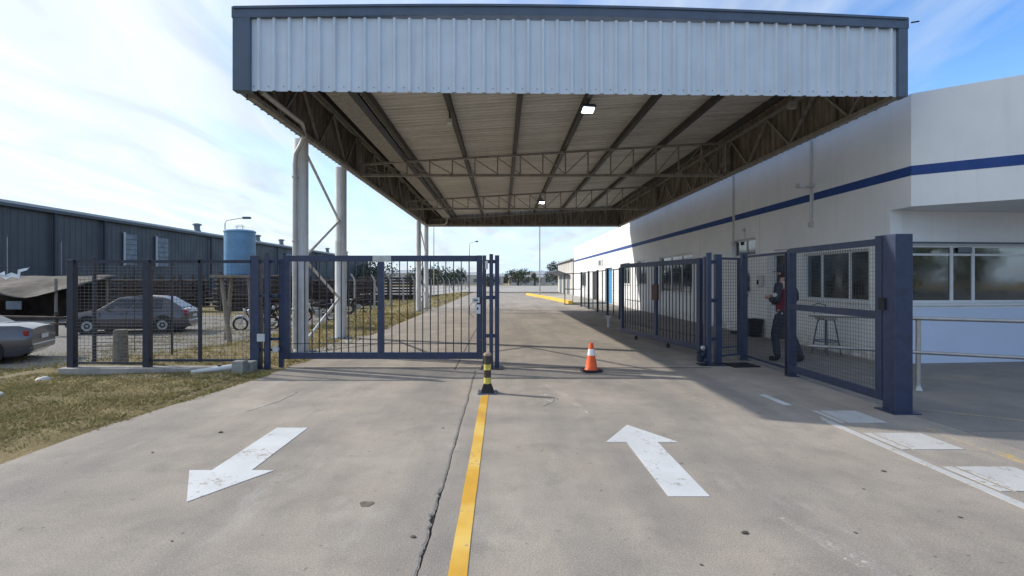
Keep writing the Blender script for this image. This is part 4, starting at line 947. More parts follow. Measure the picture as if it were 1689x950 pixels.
# ------------------------------------------------------------------ the guard
M_skin = simple('skin', (.50, .30, .22), .55, var=.08, bump=.05); M_cloth = simple('dark_navy_cloth', (.026, .029, .044), .85, var=.3, scale=14, bump=.5, bscale=30)
M_red = simple('magenta_red_cloth', (.20, .016, .042), .8, var=.2, scale=14, bump=.5, bscale=30); M_hair = simple('dark_hair', (.015, .011, .009), .7)
def skin_obj(name, verts, edges, mat, parent, sub=2, root=0):
    me = bpy.data.meshes.new(name); me.from_pydata([v_[:3] for v_ in verts], edges, []); me.materials.append(mat)
    o = bpy.data.objects.new(name, me); C.objects.link(o); o.parent = parent
    o.modifiers.new('skin', 'SKIN')
    if not me.skin_vertices:
        bm = bmesh.new(); bm.from_mesh(me); bm.verts.layers.skin.verify(); bm.to_mesh(me); bm.free()
    for i, v_ in enumerate(verts):
        sv = me.skin_vertices[0].data[i]; r = v_[3]; sv.radius = r if isinstance(r, tuple) else (r, r); sv.use_root = (i == root)
    s_ = o.modifiers.new('subsurf', 'SUBSURF'); s_.levels = sub; s_.render_levels = sub
    o.modifiers['skin'].use_smooth_shade = True
    return o
# local frame: facing +x, left side +y
pr = thing('person', 'person in dark uniform and cap with magenta panels behind the mesh fence', 'person', (5.245, 9.68, 0), math.atan2(.86, -.50))
V = []; E = []
def ch(pts, start=None):
    prev = start
    for p in pts:
        V.append(p); 
        if prev is not None: E.append((prev, len(V) - 1))
        prev = len(V) - 1
    return prev
hip = ch([(0, 0, .94, (.10, .08))]); ab = ch([(0, 0, 1.10, (.10, .08)), (.01, 0, 1.26, (.12, .09)), (.01, 0, 1.40, (.12, .08)), (.015, 0, 1.49, (.06, .055)), (.03, 0, 1.56, .052), (.045, 0, 1.63, (.072, .085)), (.05, 0, 1.69, (.068, .085))], hip)
chest = 3
hands = {}
for s_ in (-1, 1):
    e = ch([(.0, s_ * .18, 1.42, .062), (-.03, s_ * .268, 1.28, .052), (-.04, s_ * .308, 1.14, .045), (.10, s_ * .20, 1.13, .040), (.22, s_ * .12, 1.17, .030), (.27, s_ * .09, 1.19, (.036, .020))], chest)
    hands[s_] = e
    f = 1 if s_ > 0 else -1
    k = [(a_, b_) for a_, b_ in ((-.030, .070), (-.010, .080), (.010, .076), (.028, .062))]
    for dz, ln in k:
        ch([(.30, s_ * .085, 1.19 + dz, .0095), (.30 + ln * .5, s_ * .07, 1.19 + dz * 1.1, .0088), (.30 + ln * .8, s_ * .04, 1.185 + dz * 1.1, .0075)], e)
    ch([(.26, s_ * .055, 1.215, .011), (.29, s_ * .03, 1.23, .009)], e)
leg = {1: [(.02, .10, .86, .095), (.12, .105, .50, .062), (.10, .11, .34, .056), (.06, .115, .09, .040), (.13, .12, .045, (.04, .03)), (.20, .125, .035, (.035, .022))],
       -1: [(-.02, -.10, .86, .095), (-.06, -.11, .50, .062), (-.14, -.115, .34, .056), (-.24, -.12, .09, .040), (-.17, -.125, .045, (.04, .03)), (-.10, -.13, .035, (.035, .022))]}
for s_ in (1, -1): ch([(leg[s_][0][0], leg[s_][0][1], leg[s_][0][2], .062)] + leg[s_][1:], hip)
skin_obj('body', V, E, M_skin, pr)
def cl(name, pts_lists, mat, label=None, sub=2):
    V2 = []; E2 = []
    for pts, st in pts_lists:
        prev = st
        for p in pts:
            V2.append(p)
            if prev is not None: E2.append((prev, len(V2) - 1))
            prev = len(V2) - 1
    return skin_obj(name, V2, E2, mat, pr, sub)
cl('jacket', [([(.0, 0, .84, (.165, .14)), (.0, 0, .93, (.165, .140)), (.0, 0, 1.10, (.168, .140)), (.01, 0, 1.26, (.185, .145)), (.01, 0, 1.40, (.165, .115)), (.015, 0, 1.49, (.085, .08)), (.02, 0, 1.545, (.07, .07))], None)], M_red)
for s_ in (-1, 1):
    sl = cl('sleeve', [([(.005, s_ * .12, 1.435, .075), (.0, s_ * .20, 1.41, .078), (-.03, s_ * .275, 1.28, .068), (-.04, s_ * .315, 1.14, .062), (.10, s_ * .205, 1.13, .054), (.20, s_ * .13, 1.165, .043)], None)], M_cloth)
cl('belt', [([(.0, 0, .915, (.160, .130)), (.0, 0, .985, (.158, .128))], None)], M_black, sub=1)
cl('trousers', [([(0, 0, .98, (.16, .13)), (0, 0, .86, (.165, .14))] + [(p[0], p[1], p[2], p[3] * 1.26) for p in leg[1][:3]] + [(.065, .115, .085, .066)], None), ([(p[0], p[1], p[2], p[3] * 1.26) for p in leg[-1][:3]] + [(-.235, -.12, .085, .066)], 1)], M_cloth)
for s_ in (1, -1):
    q = leg[s_]; cl('boot', [([(q[3][0] - .01, q[3][1], .17, .058), (q[3][0] - .01, q[3][1], .065, .054), (q[4][0], q[4][1], .052, (.048, .044)), (q[5][0] + .03, q[5][1], .045, (.046, .034))], None)], M_black)
mb = MB(); mb.lathe([(.088, 1.665), (.096, 1.69), (.094, 1.74), (.07, 1.775), (.02, 1.785)], (.045, 0, 0), 20)
mb.prism([(.125, -.06), (.20, -.045), (.22, 0), (.20, .045), (.125, .06)], 1.665, 1.675)
obj('cap', mb, M_cloth, pr, smooth=True)
mb = MB(); mb.lathe([(.075, 1.56), (.083, 1.60), (.085, 1.664)], (.028, 0, 0), 16); obj('hair', mb, M_hair, pr, smooth=True)
obj('nose', MB().tube([(.125, 0, 1.65), (.148, 0, 1.615), (.128, 0, 1.605)], [.008, .014, .010], 8), M_skin, pr, smooth=True)
for s_ in (-1, 1):
    obj('ear', MB().lathe([(.012, -.008), (.026, 0), (.020, .008)], (.04, s_ * .078, 1.635), 10, axis='y'), M_skin, pr, smooth=True)
    obj('eye', MB().lathe([(.004, 0), (.009, .003), (.004, .006)], (.122, s_ * .03, 1.648), 8, axis='x'), M_black, pr)
obj('mouth', MB().beam((.127, -.022, 1.583), (.127, .022, 1.583), .006, .006), M_red, pr)
obj('sleeve_patch', MB().lathe([(.040, 0), (.036, .022)], (-.03, .332, 1.24), 14, axis='y'), M_box, pr)
obj('belt_flash', bx((-.06, .128, .885), (.10, .160, .915)), M_box, pr)
rd = obj('radio', bx((.13, .02, 1.05), (.19, .10, 1.17)), M_black, pr, bevel=.008)

# ------------------------------------------------------------------ left: cars
M_tyre = M_black; M_rim = simple('wheel_alloy', (.34, .35, .36), .4, .6, var=.1)
M_cglass = NT('car_glass'); M_cglass.col((.012, .014, .016)); M_cglass.set(rough=.05, ior=1.7); M_cglass = M_cglass.m
M_lampr = simple('tail_lamp_red', (.28, .015, .015), .2, bump=0); M_lampw = simple('head_lamp_glass', (.55, .57, .6), .15, bump=0); M_plate = simple('plate_white', (.6, .6, .6), .4)
def car_paint(name, c):
    a = NT(name); a.col(a.mix(a.ramp(a.noise(2), .3, .7), tuple(x * .93 for x in c), c)); a.set(rough=.32, metal=.35); a.p.inputs['Coat Weight'].default_value = .8; a.p.inputs['Coat Roughness'].default_value = .06; return a.m
def make_car(name, label, paintm, kind):
    """nose at -x; length along x, origin mid ground"""
    g = thing(name, label, 'car')
    L_ = 4.35; W_ = .87
    if kind == 'wagon':
        st = [(-2.17, .62, .30, .66), (-2.05, .74, .20, .80), (-1.6, .84, .18, .86), (-1.0, .93, .18, .87), (-.3, .96, .18, .87), (.9, .99, .18, .87), (1.7, .98, .18, .86), (2.05, .92, .20, .80), (2.17, .78, .32, .70)]
        gh = [(-1.05, .93, .0), (-.35, .98, 1.0), (1.25, .98, 1.0), (1.98, .95, 0.12)]; roof = (1.40, 1.46, 1.42)
    else:
        st = [(-2.2, .60, .30, .66), (-2.05, .70, .20, .80), (-1.6, .80, .18, .86), (-1.0, .90, .18, .88), (-.3, .94, .18, .88), (.7, .97, .18, .88), (1.35, .99, .18, .87), (1.95, .97, .20, .82), (2.2, .88, .34, .72)]
        gh = [(-1.05, .93, 0), (-.35, .98, 1), (.70, .98, 1), (1.45, .97, 0.0)]; roof = (1.38, 1.43, 1.38)
    mb = MB(); prs = []
    for (x, zt, zb, w) in st:
        prs.append([(x, -w * .90, zb), (x, -w * .985, zb + .12), (x, -w, (zb + zt) / 2), (x, -w * .975, zt - .10), (x, -w * .90, zt), (x, -w * .45, zt + .035), (x, 0, zt + .045), (x, w * .45, zt + .035), (x, w * .90, zt), (x, w * .975, zt - .10), (x, w, (zb + zt) / 2), (x, w * .985, zb + .12), (x, w * .90, zb)])
    n = len(prs[0]); mb.v = [p for r_ in prs for p in r_]
    for i in range(len(prs) - 1):
        for k in range(n): mb.f.append((i*n + k, i*n + (k+1) % n, (i+1)*n + (k+1) % n, (i+1)*n + k)); mb.mi.append(0)
    mb.f.append(tuple(range(n))); mb.mi.append(0); mb.f.append(tuple((len(prs)-1)*n + k for k in range(n))); mb.mi.append(0)
    body = obj('body', mb, paintm, g, smooth=True)
    # greenhouse
    x0, x1, x2, x3 = gh[0][0], gh[1][0], gh[2][0], gh[3][0]; zb = .93; wr = .60; wb = .80
    def sect(x, z, w): return [(x, -w, z), (x, w, z)]
    ring_b = [(x0, -wb * .9, zb), (x1, -wb, zb), (x2, -wb, zb), (x3, -wb * .88, zb), (x3, wb * .88, zb), (x2, wb, zb), (x1, wb, zb), (x0, wb * .9, zb)]
    xm = (x1 + x2) / 2
    rt = [(x1 - .02, -wr * .96, roof[0]), (xm, -wr, roof[1]), (x2 + .02, -wr * .95, roof[2]), (x2 + .02, wr * .95, roof[2]), (xm, wr, roof[1]), (x1 - .02, wr * .96, roof[0])]
    mb = MB(); mb.v = ring_b + rt + [(x1 + .1, 0, roof[0] + .045), (xm, 0, roof[1] + .04), (x2 - .1, 0, roof[2] + .045)]
    b = 8; mb.f = [(0, 1, b), (1, 2, b + 2, b + 1, b), (2, 3, b + 2), (3, 4, b + 3, b + 2), (4, 5, b + 3), (5, 6, b + 5, b + 4, b + 3), (6, 7, b + 5), (7, 0, b, b + 5),
                   (b, b + 1, b + 7, b + 6), (b + 1, b + 2, b + 8, b + 7), (b + 5, b + 6, b + 7, b + 4), (b + 4, b + 7, b + 8, b + 3), (b, b + 6, b + 5), (b + 2, b + 3, b + 8), tuple(reversed(range(8)))]
    mb.mi = [0] * len(mb.f); obj('cabin', mb, paintm, g, bevel=.02)
    def lerp(p, q, t): return tuple(p[i] + (q[i] - p[i]) * t for i in range(3))
    for s_ in (-1, 1):
        f = lambda p: (p[0], p[1] * s_ * -1, p[2])
        A0 = (x0 + .12, -wb * .915, zb); A1 = (x2 + .05, -wb, zb); B0 = (x1, -wr * .965, roof[0]); B1 = (x2, -wr * .955, roof[2])
        cuts = [0.03, .44, .485, .80, .83, .97] if kind == 'wagon' else [.05, .53, .57, .96]
        for i in range(0, len(cuts), 2):
            P = []
            for (t, v_) in ((cuts[i], .10), (cuts[i+1], .10), (cuts[i+1], .86), (cuts[i], .86)):
                q_ = lerp(lerp(A0, A1, t), lerp(B0, B1, t), v_); P.append(f((q_[0], q_[1] - .022, q_[2] + .004)))
            P2 = [(p[0], p[1] + s_ * -.012 * -1, p[2]) for p in P]
            m2 = MB(); m2.add(P + P2, [(0, 1, 2, 3), (7, 6, 5, 4), (0, 4, 5, 1), (1, 5, 6, 2), (2, 6, 7, 3), (3, 7, 4, 0)]); obj('side_window', m2, M_cglass, g)
        obj('mirror', MB().cbox((x0 + .42, s_ * (W_ + .06), .98), (.10, .16, .11)), paintm, g, bevel=.02)
        for xd in (-.42, .55): obj('door_handle', MB().cbox((xd + .25, s_ * (W_ + .004), .80), (.18, .03, .03)), M_trim, g, bevel=.006)
        for xd in ((x0 + .15), .02, .95): obj('door_seam', MB().cbox((xd, s_ * (W_ - .012), .58), (.008, .03, .62)), M_black, g)
        obj('sill_trim', bx((-1.15, s_ * W_ - .03 * (s_ > 0) - .0, .17), (1.15, s_ * W_ + .03 * (s_ < 0), .23)), M_black, g)
        obj('headlight', MB().cbox((-2.06, s_ * .60, .64), (.16, .26, .13)), M_lampw, g, bevel=.03)
        obj('tail_light', MB().cbox((2.07, s_ * .66, .80 if kind == 'wagon' else .78), (.14, .22, .22 if kind == 'wagon' else .15)), M_lampr, g, bevel=.03)
        for xw in (-1.32, 1.30):
            w = obj('wheel', MB().lathe([(.20, -.10), (.30, -.105), (.318, -.07), (.318, .07), (.30, .105), (.20, .10)], (0, 0, 0), 24, axis='y'), M_tyre, g, smooth=True, loc=(xw, s_ * .78, .318))
            obj('rim', MB().lathe([(.20, s_ * .085), (.19, s_ * .108), (.06, s_ * .095), (.03, s_ * .11)], (0, 0, 0), 16, axis='y'), M_rim, w, smooth=True)
            obj('wheel_arch', MB().lathe([(.37, s_ * -.02), (.385, s_ * .084)], (xw, s_ * .78, .34), 24, axis='y'), M_black, g)
    def slabq(P, dx, nm, mt_):
        P2 = [(p[0] + dx, p[1], p[2] + .012) for p in P]; m2 = MB(); m2.add(P + P2, [(3,2,1,0),(4,5,6,7),(0,1,5,4),(1,2,6,5),(2,3,7,6),(3,0,4,7)]); obj(nm, m2, mt_, g)
    slabq([lerp((x0, -.66, zb), (x1, -.53, roof[0]), .08), lerp((x0, .66, zb), (x1, .53, roof[0]), .08), lerp((x0, .66, zb), (x1, .53, roof[0]), .9), lerp((x0, -.66, zb), (x1, -.53, roof[0]), .9)], -.012, 'windscreen', M_cglass)
    slabq([lerp((x3, -.62, zb), (x2, -.50, roof[2]), .12), lerp((x3, .62, zb), (x2, .50, roof[2]), .12), lerp((x3, .62, zb), (x2, .50, roof[2]), .9), lerp((x3, -.62, zb), (x2, -.50, roof[2]), .9)], .022, 'rear_window', M_cglass)
    obj('front_bumper', MB().cbox((-2.14, 0, .36), (.12, 1.30, .20)), M_trim, g, bevel=.04); obj('rear_bumper', MB().cbox((2.15, 0, .42), (.12, 1.42, .20)), paintm, g, bevel=.05)
    obj('number_plate', MB().cbox((2.215 if kind == 'sedan' else 2.18, 0, .66), (.012, .40, .11)), M_plate, g)
    return g
M_cp1 = car_paint('dark_grey_car_paint', (.075, .07, .082)); M_cp2 = car_paint('silver_grey_car_paint', (.10, .097, .108))
c1 = make_car('parked_car', 'dark grey hatchback parked on gravel behind the mesh fence', M_cp1, 'wagon'); c1.location = (-14.95, 21.3, hgt(-15, 21.3) + .02); c1.rotation_euler = (0, 0, R(12)); c1['group'] = 'cars parked on the gravel lot'
c2 = make_car('parked_car', 'silver grey saloon cut off by the left edge of the photo', M_cp2, 'sedan'); c2.location = (-14.35, 13.2, hgt(-14, 14) + .0); c2.rotation_euler = (0, 0, R(22)); c2['group'] = 'cars parked on the gravel lot'

# ------------------------------------------------------------------ left: warehouse
WX = -41.0
wh = thing('warehouse', 'long dark blue-grey warehouse with pale roof edge on the left', 'warehouse', (0, 0, 0))
ZE = 7.9
nsh = 26; y0w, y1w = 22, 160; dw = (y1w - y0w) / nsh
prof = MB(); prof_m = sheet_mesh('wall_sheet', dw - .03, ZE + .7, 8, [M_ware, M_ware], depth=.035, base=.16, top=.08, th=.02)
for i in range(nsh): link('wall_sheet', prof_m, wh, (WX, y0w + i * dw, -.7), R(90))
obj('gable_wall', bx((WX - 30, y1w - .2, -.7), (WX - .1, y1w, ZE)), M_ware, wh); obj('gable_wall', bx((WX - 30, y0w, -.7), (WX - .1, y0w + .2, ZE)), M_ware, wh)
mb = MB(); mb.add([(WX + .5, y0w - .5, ZE), (WX - 15, y0w - .5, ZE + 2.2), (WX - 31, y0w - .5, ZE), (WX + .5, y1w + .5, ZE), (WX - 15, y1w + .5, ZE + 2.2), (WX - 31, y1w + .5, ZE), (WX + .5, y0w - .5, ZE + .22), (WX - 15, y0w - .5, ZE + 2.45), (WX - 31, y0w - .5, ZE + .2), (WX + .5, y1w + .5, ZE + .22), (WX - 15, y1w + .5, ZE + 2.45), (WX - 31, y1w + .5, ZE + .2)],
                   [(0, 1, 4, 3), (1, 2, 5, 4), (6, 9, 10, 7), (7, 10, 11, 8), (0, 3, 9, 6), (2, 8, 11, 5), (0, 6, 7, 1), (1, 7, 8, 2), (3, 4, 10, 9), (4, 5, 11, 10)])
obj('roof', mb, M_wroof, wh)
obj('gutter', bx((WX + .32, y0w, ZE - .28), (WX + .55, y1w, ZE - .01)), M_ware, wh)
for (pa, pb) in ((204, 223), (257, 275), (470, 480)):
    ya = 860 * 41 / (828 - pa); yb = 860 * 41 / (828 - pb)
    obj('window_panel', bx((WX + .12, ya, 3.2), (WX + .20, yb, 6.6)), M_wwin, wh)
    for k in range(1, 6): obj('glazing_bar', bx((WX + .201, ya, 3.2 + k * .57 - .03), (WX + .23, yb, 3.2 + k * .57 + .03)), M_ware, wh)
    obj('window_edge', bx((WX + .12, ya - .28, 3.15), (WX + .24, ya - .003, 6.75)), M_wroof if pa < 300 else M_ware, wh)
for pxx in (85, 168, 345, 395, 455, 520): 
    yy_ = 860 * 41 / (828 - pxx); obj('downpipe', MB().tube([(WX + .3, yy_, ZE - .2), (WX + .3, yy_, -.5)], .14, 8), M_navy_dark, wh)
for pxx in (325, 425, 464, 540, 571):
    d_ = 43.5; yy_ = 860 * (d_) / (828 - pxx); s_ = 1.0 + (yy_ - 70) / 160
    v_ = link('roof_vent', None, wh, (-d_, yy_, ZE + .35))
    obj('vent_base', MB().lathe([(.75, 0), (.42, .5)], (0, 0, 0), 12), M_wwin, v_); obj('vent_neck', MB().lathe([(.40, .5), (.40, 1.15)], (0, 0, 0), 12), M_wwin, v_); obj('vent_cap', MB().lathe([(.62, 1.15), (.58, 1.35), (.2, 1.45)], (0, 0, 0), 12), M_wwin, v_)

# ------------------------------------------------------------------ left: tank on its stand
tk = thing('water_tank', 'blue cylindrical water tank raised on timber posts behind the fence', 'water tank', (-9.05, 18.0, 0))
obj('tank_body', MB().lathe([(.485, 1.70), (.495, 1.74), (.495, 3.15), (.515, 3.16), (.515, 3.20), (.46, 3.235), (.1, 3.28)], (0, 0, 0), 32), M_tank, tk, smooth=True)
obj('lid_frame', MB().tube([(-.1, 0, 3.27), (-.1, 0, 3.42), (.1, 0, 3.42), (.1, 0, 3.27)], .012, 6).tube([(-.18, 0, 3.36), (.18, 0, 3.36)], .010, 6), M_metal, tk)
obj('platform', MB().box((-.72, -.6, 1.60), (.72, .6, 1.69)), M_wood, tk, bevel=.006)
for (a_, b_) in (((-.55, -.45), (-.30, -.35)), ((.55, .45), (.60, .5)), ((-.5, .45), (-.5, .5)), ((.48, -.5), (.14, -.45))):
    pass
hg = hgt(-9, 18)
for k, (p, q) in enumerate((((-.42, -.40, 1.6), (.06, -.75, hg - .05)), ((.5, .42, 1.6), (.55, .45, hg - .1)), ((-.5, .42, 1.6), (-.75, .5, hg - .1)), ((.5, -.4, 1.6), (.62, -.3, hg - .1)))):
    obj('timber_post', MB().tube([p, q], [.06, .085], 9), M_wood, tk, smooth=True)
wp = thing('timber_stump', 'short thick weathered pile standing just behind the left fence panel', 'stump', (-6.95, 9.5, hgt(-6.95, 9.5) - .05))
obj('stump_body', MB().lathe([(.13, 0), (.12, .2), (.115, .62), (.10, .66)], (0, 0, 0), 14), M_wood, wp, smooth=True)
def lamp_post(name, label, x, y, h, arm, two=False, head=True, r=.06, z0=0):
    o = thing(name, label, 'street lamp', (x, y, z0))
    obj('pole', MB().tube([(0, 0, 0), (0, 0, h * .95)], [r, r * .6], 10), M_concpost, o, smooth=True)
    if head:
        obj('arm', MB().tube([(0, 0, h * .95), (arm * .08, 0, h * .985), (arm * .4, 0, h), (arm, 0, h * 1.02)], r * .45, 8), M_concpost, o, smooth=True)
        obj('lamp_head', MB().cbox((arm * 1.15, 0, h * 1.02), (abs(arm) * .42, .28, .16)), M_trim, o, bevel=.04)
    return o
lamp_post('street_lamp', 'curved-arm street lamp rising behind the blue tank', -21.25, 40, 6.2, 1.45, z0=0)
lamp_post('street_lamp', 'distant street lamp standing left of the driveway seen over the gate', -3.75, 60, 5.9, .75)
m1 = lamp_post('light_mast', 'tall thin mast standing on the yellow-kerbed island', 3.62, 50, 9.5, 0, head=False, r=.07); m1['category'] = 'mast'
m2 = lamp_post('light_mast', 'thin mast left of the driveway beyond the far canopy columns', -6.6, 50.5, 9.5, 0, head=False, r=.05); m2['category'] = 'mast'

# pipe racks, motorbikes, shed, barrier
pipe_me = MB().tube([(-3, 0, 0), (3, 0, 0)], .11, 8).mesh('pipe', M_rust, True)
for k, (x, y, rz, lb) in enumerate(((-27.5, 43, .05, 'rusty pipe stack on posts below the warehouse, leftmost'), (-20.5, 43.5, -.03, 'rusty pipe stack on posts behind the tank stand'), (-13.8, 45, .02, 'rusty pipe stack on posts behind the motorbikes'), (-12.6, 58, .1, 'farthest rusty pipe stack near the warehouse end'), (-24.5, 36.5, .04, 'nearest rusty pipe stack, straight behind the parked hatchback'), (-17.4, 37.5, -.05, 'rusty pipe stack between the hatchback and the tank stand'), (-17.5, 52, .03, 'rusty pipe stack half hidden behind the thick canopy columns'))):
    o = thing('pipe_rack', lb, 'pipe rack', (x, y, -.6), rz, 'pipe stacks in front of the warehouse')
    for xx_ in (-2.4, 0, 2.4): obj('upright', bx((xx_ - .08, -.9, 0), (xx_ + .08, -.75, 2.5 + .2 * (k % 2))), M_rust, o); obj('upright', bx((xx_ - .08, .75, 0), (xx_ + .08, .9, 2.5)), M_rust, o)
    for lv in range(7 + k % 2):
        for j in range(6): link('pipe', pipe_me, o, (random.uniform(-.25, .25), -.62 + j * .25, .15 + lv * .32), random.uniform(-.01, .01))
        obj('bearer', bx((-2.9, -.7, .02 + lv * .32 - .01), (-2.75, .7, .04 + lv * .32)), M_wood, o)
def make_bike(mat):
    g = thing('motorcycle', 'x', 'motorcycle', (0, 0, 0))
    for x in (-.62, .62):
        w = obj('wheel', MB().tube([(x + .27 * math.cos(t), 0, .31 + .27 * math.sin(t)) for t in [i * math.pi / 10 for i in range(21)]], .045, 8), M_black, g, smooth=True)
        obj('spokes', MB().lathe([(.05, -.04), (.05, .04)], (x, 0, .31), 8, axis='y').beam((x - .24, 0, .31), (x + .24, 0, .31), .012).beam((x, 0, .07), (x, 0, .55), .012).beam((x - .17, 0, .14), (x + .17, 0, .48), .012).beam((x - .17, 0, .48), (x + .17, 0, .14), .012), M_metal, w)
    obj('fork', MB().tube([(-.62, .07, .31), (-.40, .07, .92)], .022, 8).tube([(-.62, -.07, .31), (-.40, -.07, .92)], .022, 8), M_metal, g)
    obj('handlebar', MB().tube([(-.26, .34, 1.02), (-.38, .12, .98), (-.40, 0, .95), (-.38, -.12, .98), (-.26, -.34, 1.02)], .014, 8), M_black, g)
    obj('frame', MB().tube([(-.40, 0, .82), (-.15, 0, .35), (.20, 0, .33), (.62, 0, .31)], .026, 8).tube([(-.38, 0, .84), (.30, 0, .66), (.80, 0, .72)], .024, 8), M_black, g)
    obj('engine', MB().cbox((0, 0, .42), (.34, .24, .30)), M_rim, g, bevel=.04)
    obj('fuel_tank', MB().tube([(-.34, 0, .84), (-.22, 0, .87), (-.02, 0, .85), (.10, 0, .78)], [.06, .13, .13, .07], 12), mat, g, smooth=True)
    obj('saddle', MB().tube([(.06, 0, .80), (.30, 0, .80), (.62, 0, .84), (.74, 0, .85)], [.07, .09, .10, .05], 12), M_black, g, smooth=True)
    obj('front_mudguard', MB().tube([(-.62 + .34 * math.cos(t), 0, .31 + .34 * math.sin(t)) for t in (.5, .9, 1.3, 1.8, 2.3)], .05, 8), mat, g, smooth=True)
    obj('headlamp', MB().lathe([(.05, 0), (.085, -.05), (.08, -.10)], (-.42, 0, .88), 12, axis='x'), M_lampw, g); obj('exhaust', MB().tube([(.0, .14, .28), (.3, .15, .26), (.8, .17, .34)], [.02, .03, .045], 8), M_rim, g)
    return g
M_bw = simple('white_fairing', (.6, .6, .62), .35); b1 = make_bike(M_bw); b1['label'] = 'motorcycle with white tank parked just behind the gate posts'; b1['group'] = 'motorcycles parked on the gravel'
b1.location = (-10.55, 22.4, hgt(-10.6, 22.4)); b1.rotation_euler = (0, 0, .35)
b2 = make_bike(M_rust); b2['group'] = 'motorcycles parked on the gravel'; b2['label'] = 'dark motorcycle parked second from the gate posts'; b2.location = (-10.1, 24.2, hgt(-10, 24.2)); b2.rotation_euler = (0, 0, .5)
for i, (x, y) in enumerate(((-9.6, 27.3), (-10.9, 30.2), (-11.6, 32.0), (-10.3, 33.0), (-9.4, 34.0), (-12.6, 33.0))):
    o = copy_tree(b2); o.location = (x, y, hgt(x, y)); o.rotation_euler = (0, 0, .3 + .25 * (i % 3))
    o['label'] = ['dark motorcycle seen between the thick columns, nearest', 'dark motorcycle alone behind the first column', 'dark motorcycle leaning behind the column brace', 'dark motorcycle in the middle of the far cluster', 'dark motorcycle at the right end of the far cluster', 'dark motorcycle at the left end of the far cluster'][i]
sh = thing('lean_to_shed', 'low open shed with brown sagging tarpaulin roof at the far left', 'shed', (-26.5, 28.5, -.6))
for (x, y) in ((-3.5, -1.5), (3.4, -1.5), (-3.5, 2), (3.4, 2), (0, -1.5)): obj('shed_post', MB().tube([(x, y, 0), (x, y, 2.2)], .07, 8), M_wood, sh)
mb = MB(); nn = 14
for j in range(nn + 1):
    for i in range(nn + 1):
        u, v_ = i / nn, j / nn; mb.v.append((-3.8 + 7.6 * u, -1.9 + 4.2 * v_, 1.55 + .85 * v_ - .35 * math.sin(math.pi * u * 2) ** 2 * (1 - v_) + .10 * noise.noise(Vector((u * 5, v_ * 5, 0)))))
for j in range(nn):
    for i in range(nn): mb.f.append((j*(nn+1)+i, j*(nn+1)+i+1, (j+1)*(nn+1)+i+1, (j+1)*(nn+1)+i)); mb.mi.append(0)
o = obj('tarpaulin', mb, M_tarp, sh, smooth=True); sdm = o.modifiers.new('solid', 'SOLIDIFY'); sdm.thickness = .02
obj('back_wall', bx((-3.6, 2.1, 0), (3.5, 2.2, 2.3)), M_rust, sh); obj('crate', bx((-2.8, -.4, 0), (-1.2, 1.2, 1.0)), M_rust, sh); obj('notice', bx((.9, -1.60, .62), (1.7, -1.575, 1.05)), M_wwin, sh)
ps = thing('light_patch_shape', 'jagged white shape standing in for a light patch of sky above the tarpaulin shed', 'light patch', (-25.6, 26.6, 1.85))  # made-up white shape standing in for a light patch seen behind the shed
mb = MB(); prs_ = [(-.4, -.1), (0, .15), (.5, -.05), (1.0, .15), (1.5, .0), (1.7, .5), (2.2, .62), (2.35, .85), (1.9, .75), (1.5, .65), (1.35, .3), (.9, .45), (.45, .25), (.3, .55), (-.2, .35), (-.6, .45)]
n_ = len(prs_); mb.add([(x * .62, .05 * math.sin(i * 2), z * .7 - .25) for i, (x, z) in enumerate(prs_)] + [(x * .62, .05 * math.sin(i * 2) + .015, z * .7 - .25) for i, (x, z) in enumerate(prs_)], [tuple(range(n_)), tuple(reversed(range(n_, 2 * n_)))] + [(i, (i+1) % n_, n_ + (i+1) % n_, n_ + i) for i in range(n_)])
obj('patch_outline', mb, M_light_patch, ps); obj('wire', MB().tube([(-3, .01, .35), (2.6, .01, .30)], .012, 6), M_black, ps)  # wire is made up along with the white shape
ba = thing('pipe_barrier', 'low dark pipe barrier in front of the brown shed', 'barrier', (-19.6, 19.6, hgt(-20, 19.6)))
for z in (.72, .48): obj('rail', MB().tube([(-3.4, 0, z + .1), (3.2, 0, z)], .05, 8), M_rust, ba)
for x in (-2.6, 0, 2.8): obj('post', MB().tube([(x, .06, 0), (x, .06, .95)], .06, 8), M_rust, ba)
# concrete post and wire fence beside the driveway, beyond the canopy
cf = thing('wire_fence', 'concrete post and wire fence along the far left of the driveway', 'fence', (0, 0, 0))
for i in range(14):
    y = 34 + i * 4.2; x = -9.6 + i * .26
    p = obj('post', MB().beam((x, y, hgt(x, y) - .1), (x, y, 1.55), .12).beam((x, y, 1.54), (x - .25, y, 1.95), .09), M_concpost, cf)
    if i % 4 == 1: obj('stay', MB().beam((x, y, 1.2), (x + .8, y + .6, hgt(x, y) - .05), .10), M_concpost, cf)
for z in (.2, .6, 1.0, 1.45): obj('wire', MB().tube([(-9.6, 34, z), (-9.6 + 13 * .26, 34 + 13 * 4.2, z)], .012, 4), M_wire, cf)

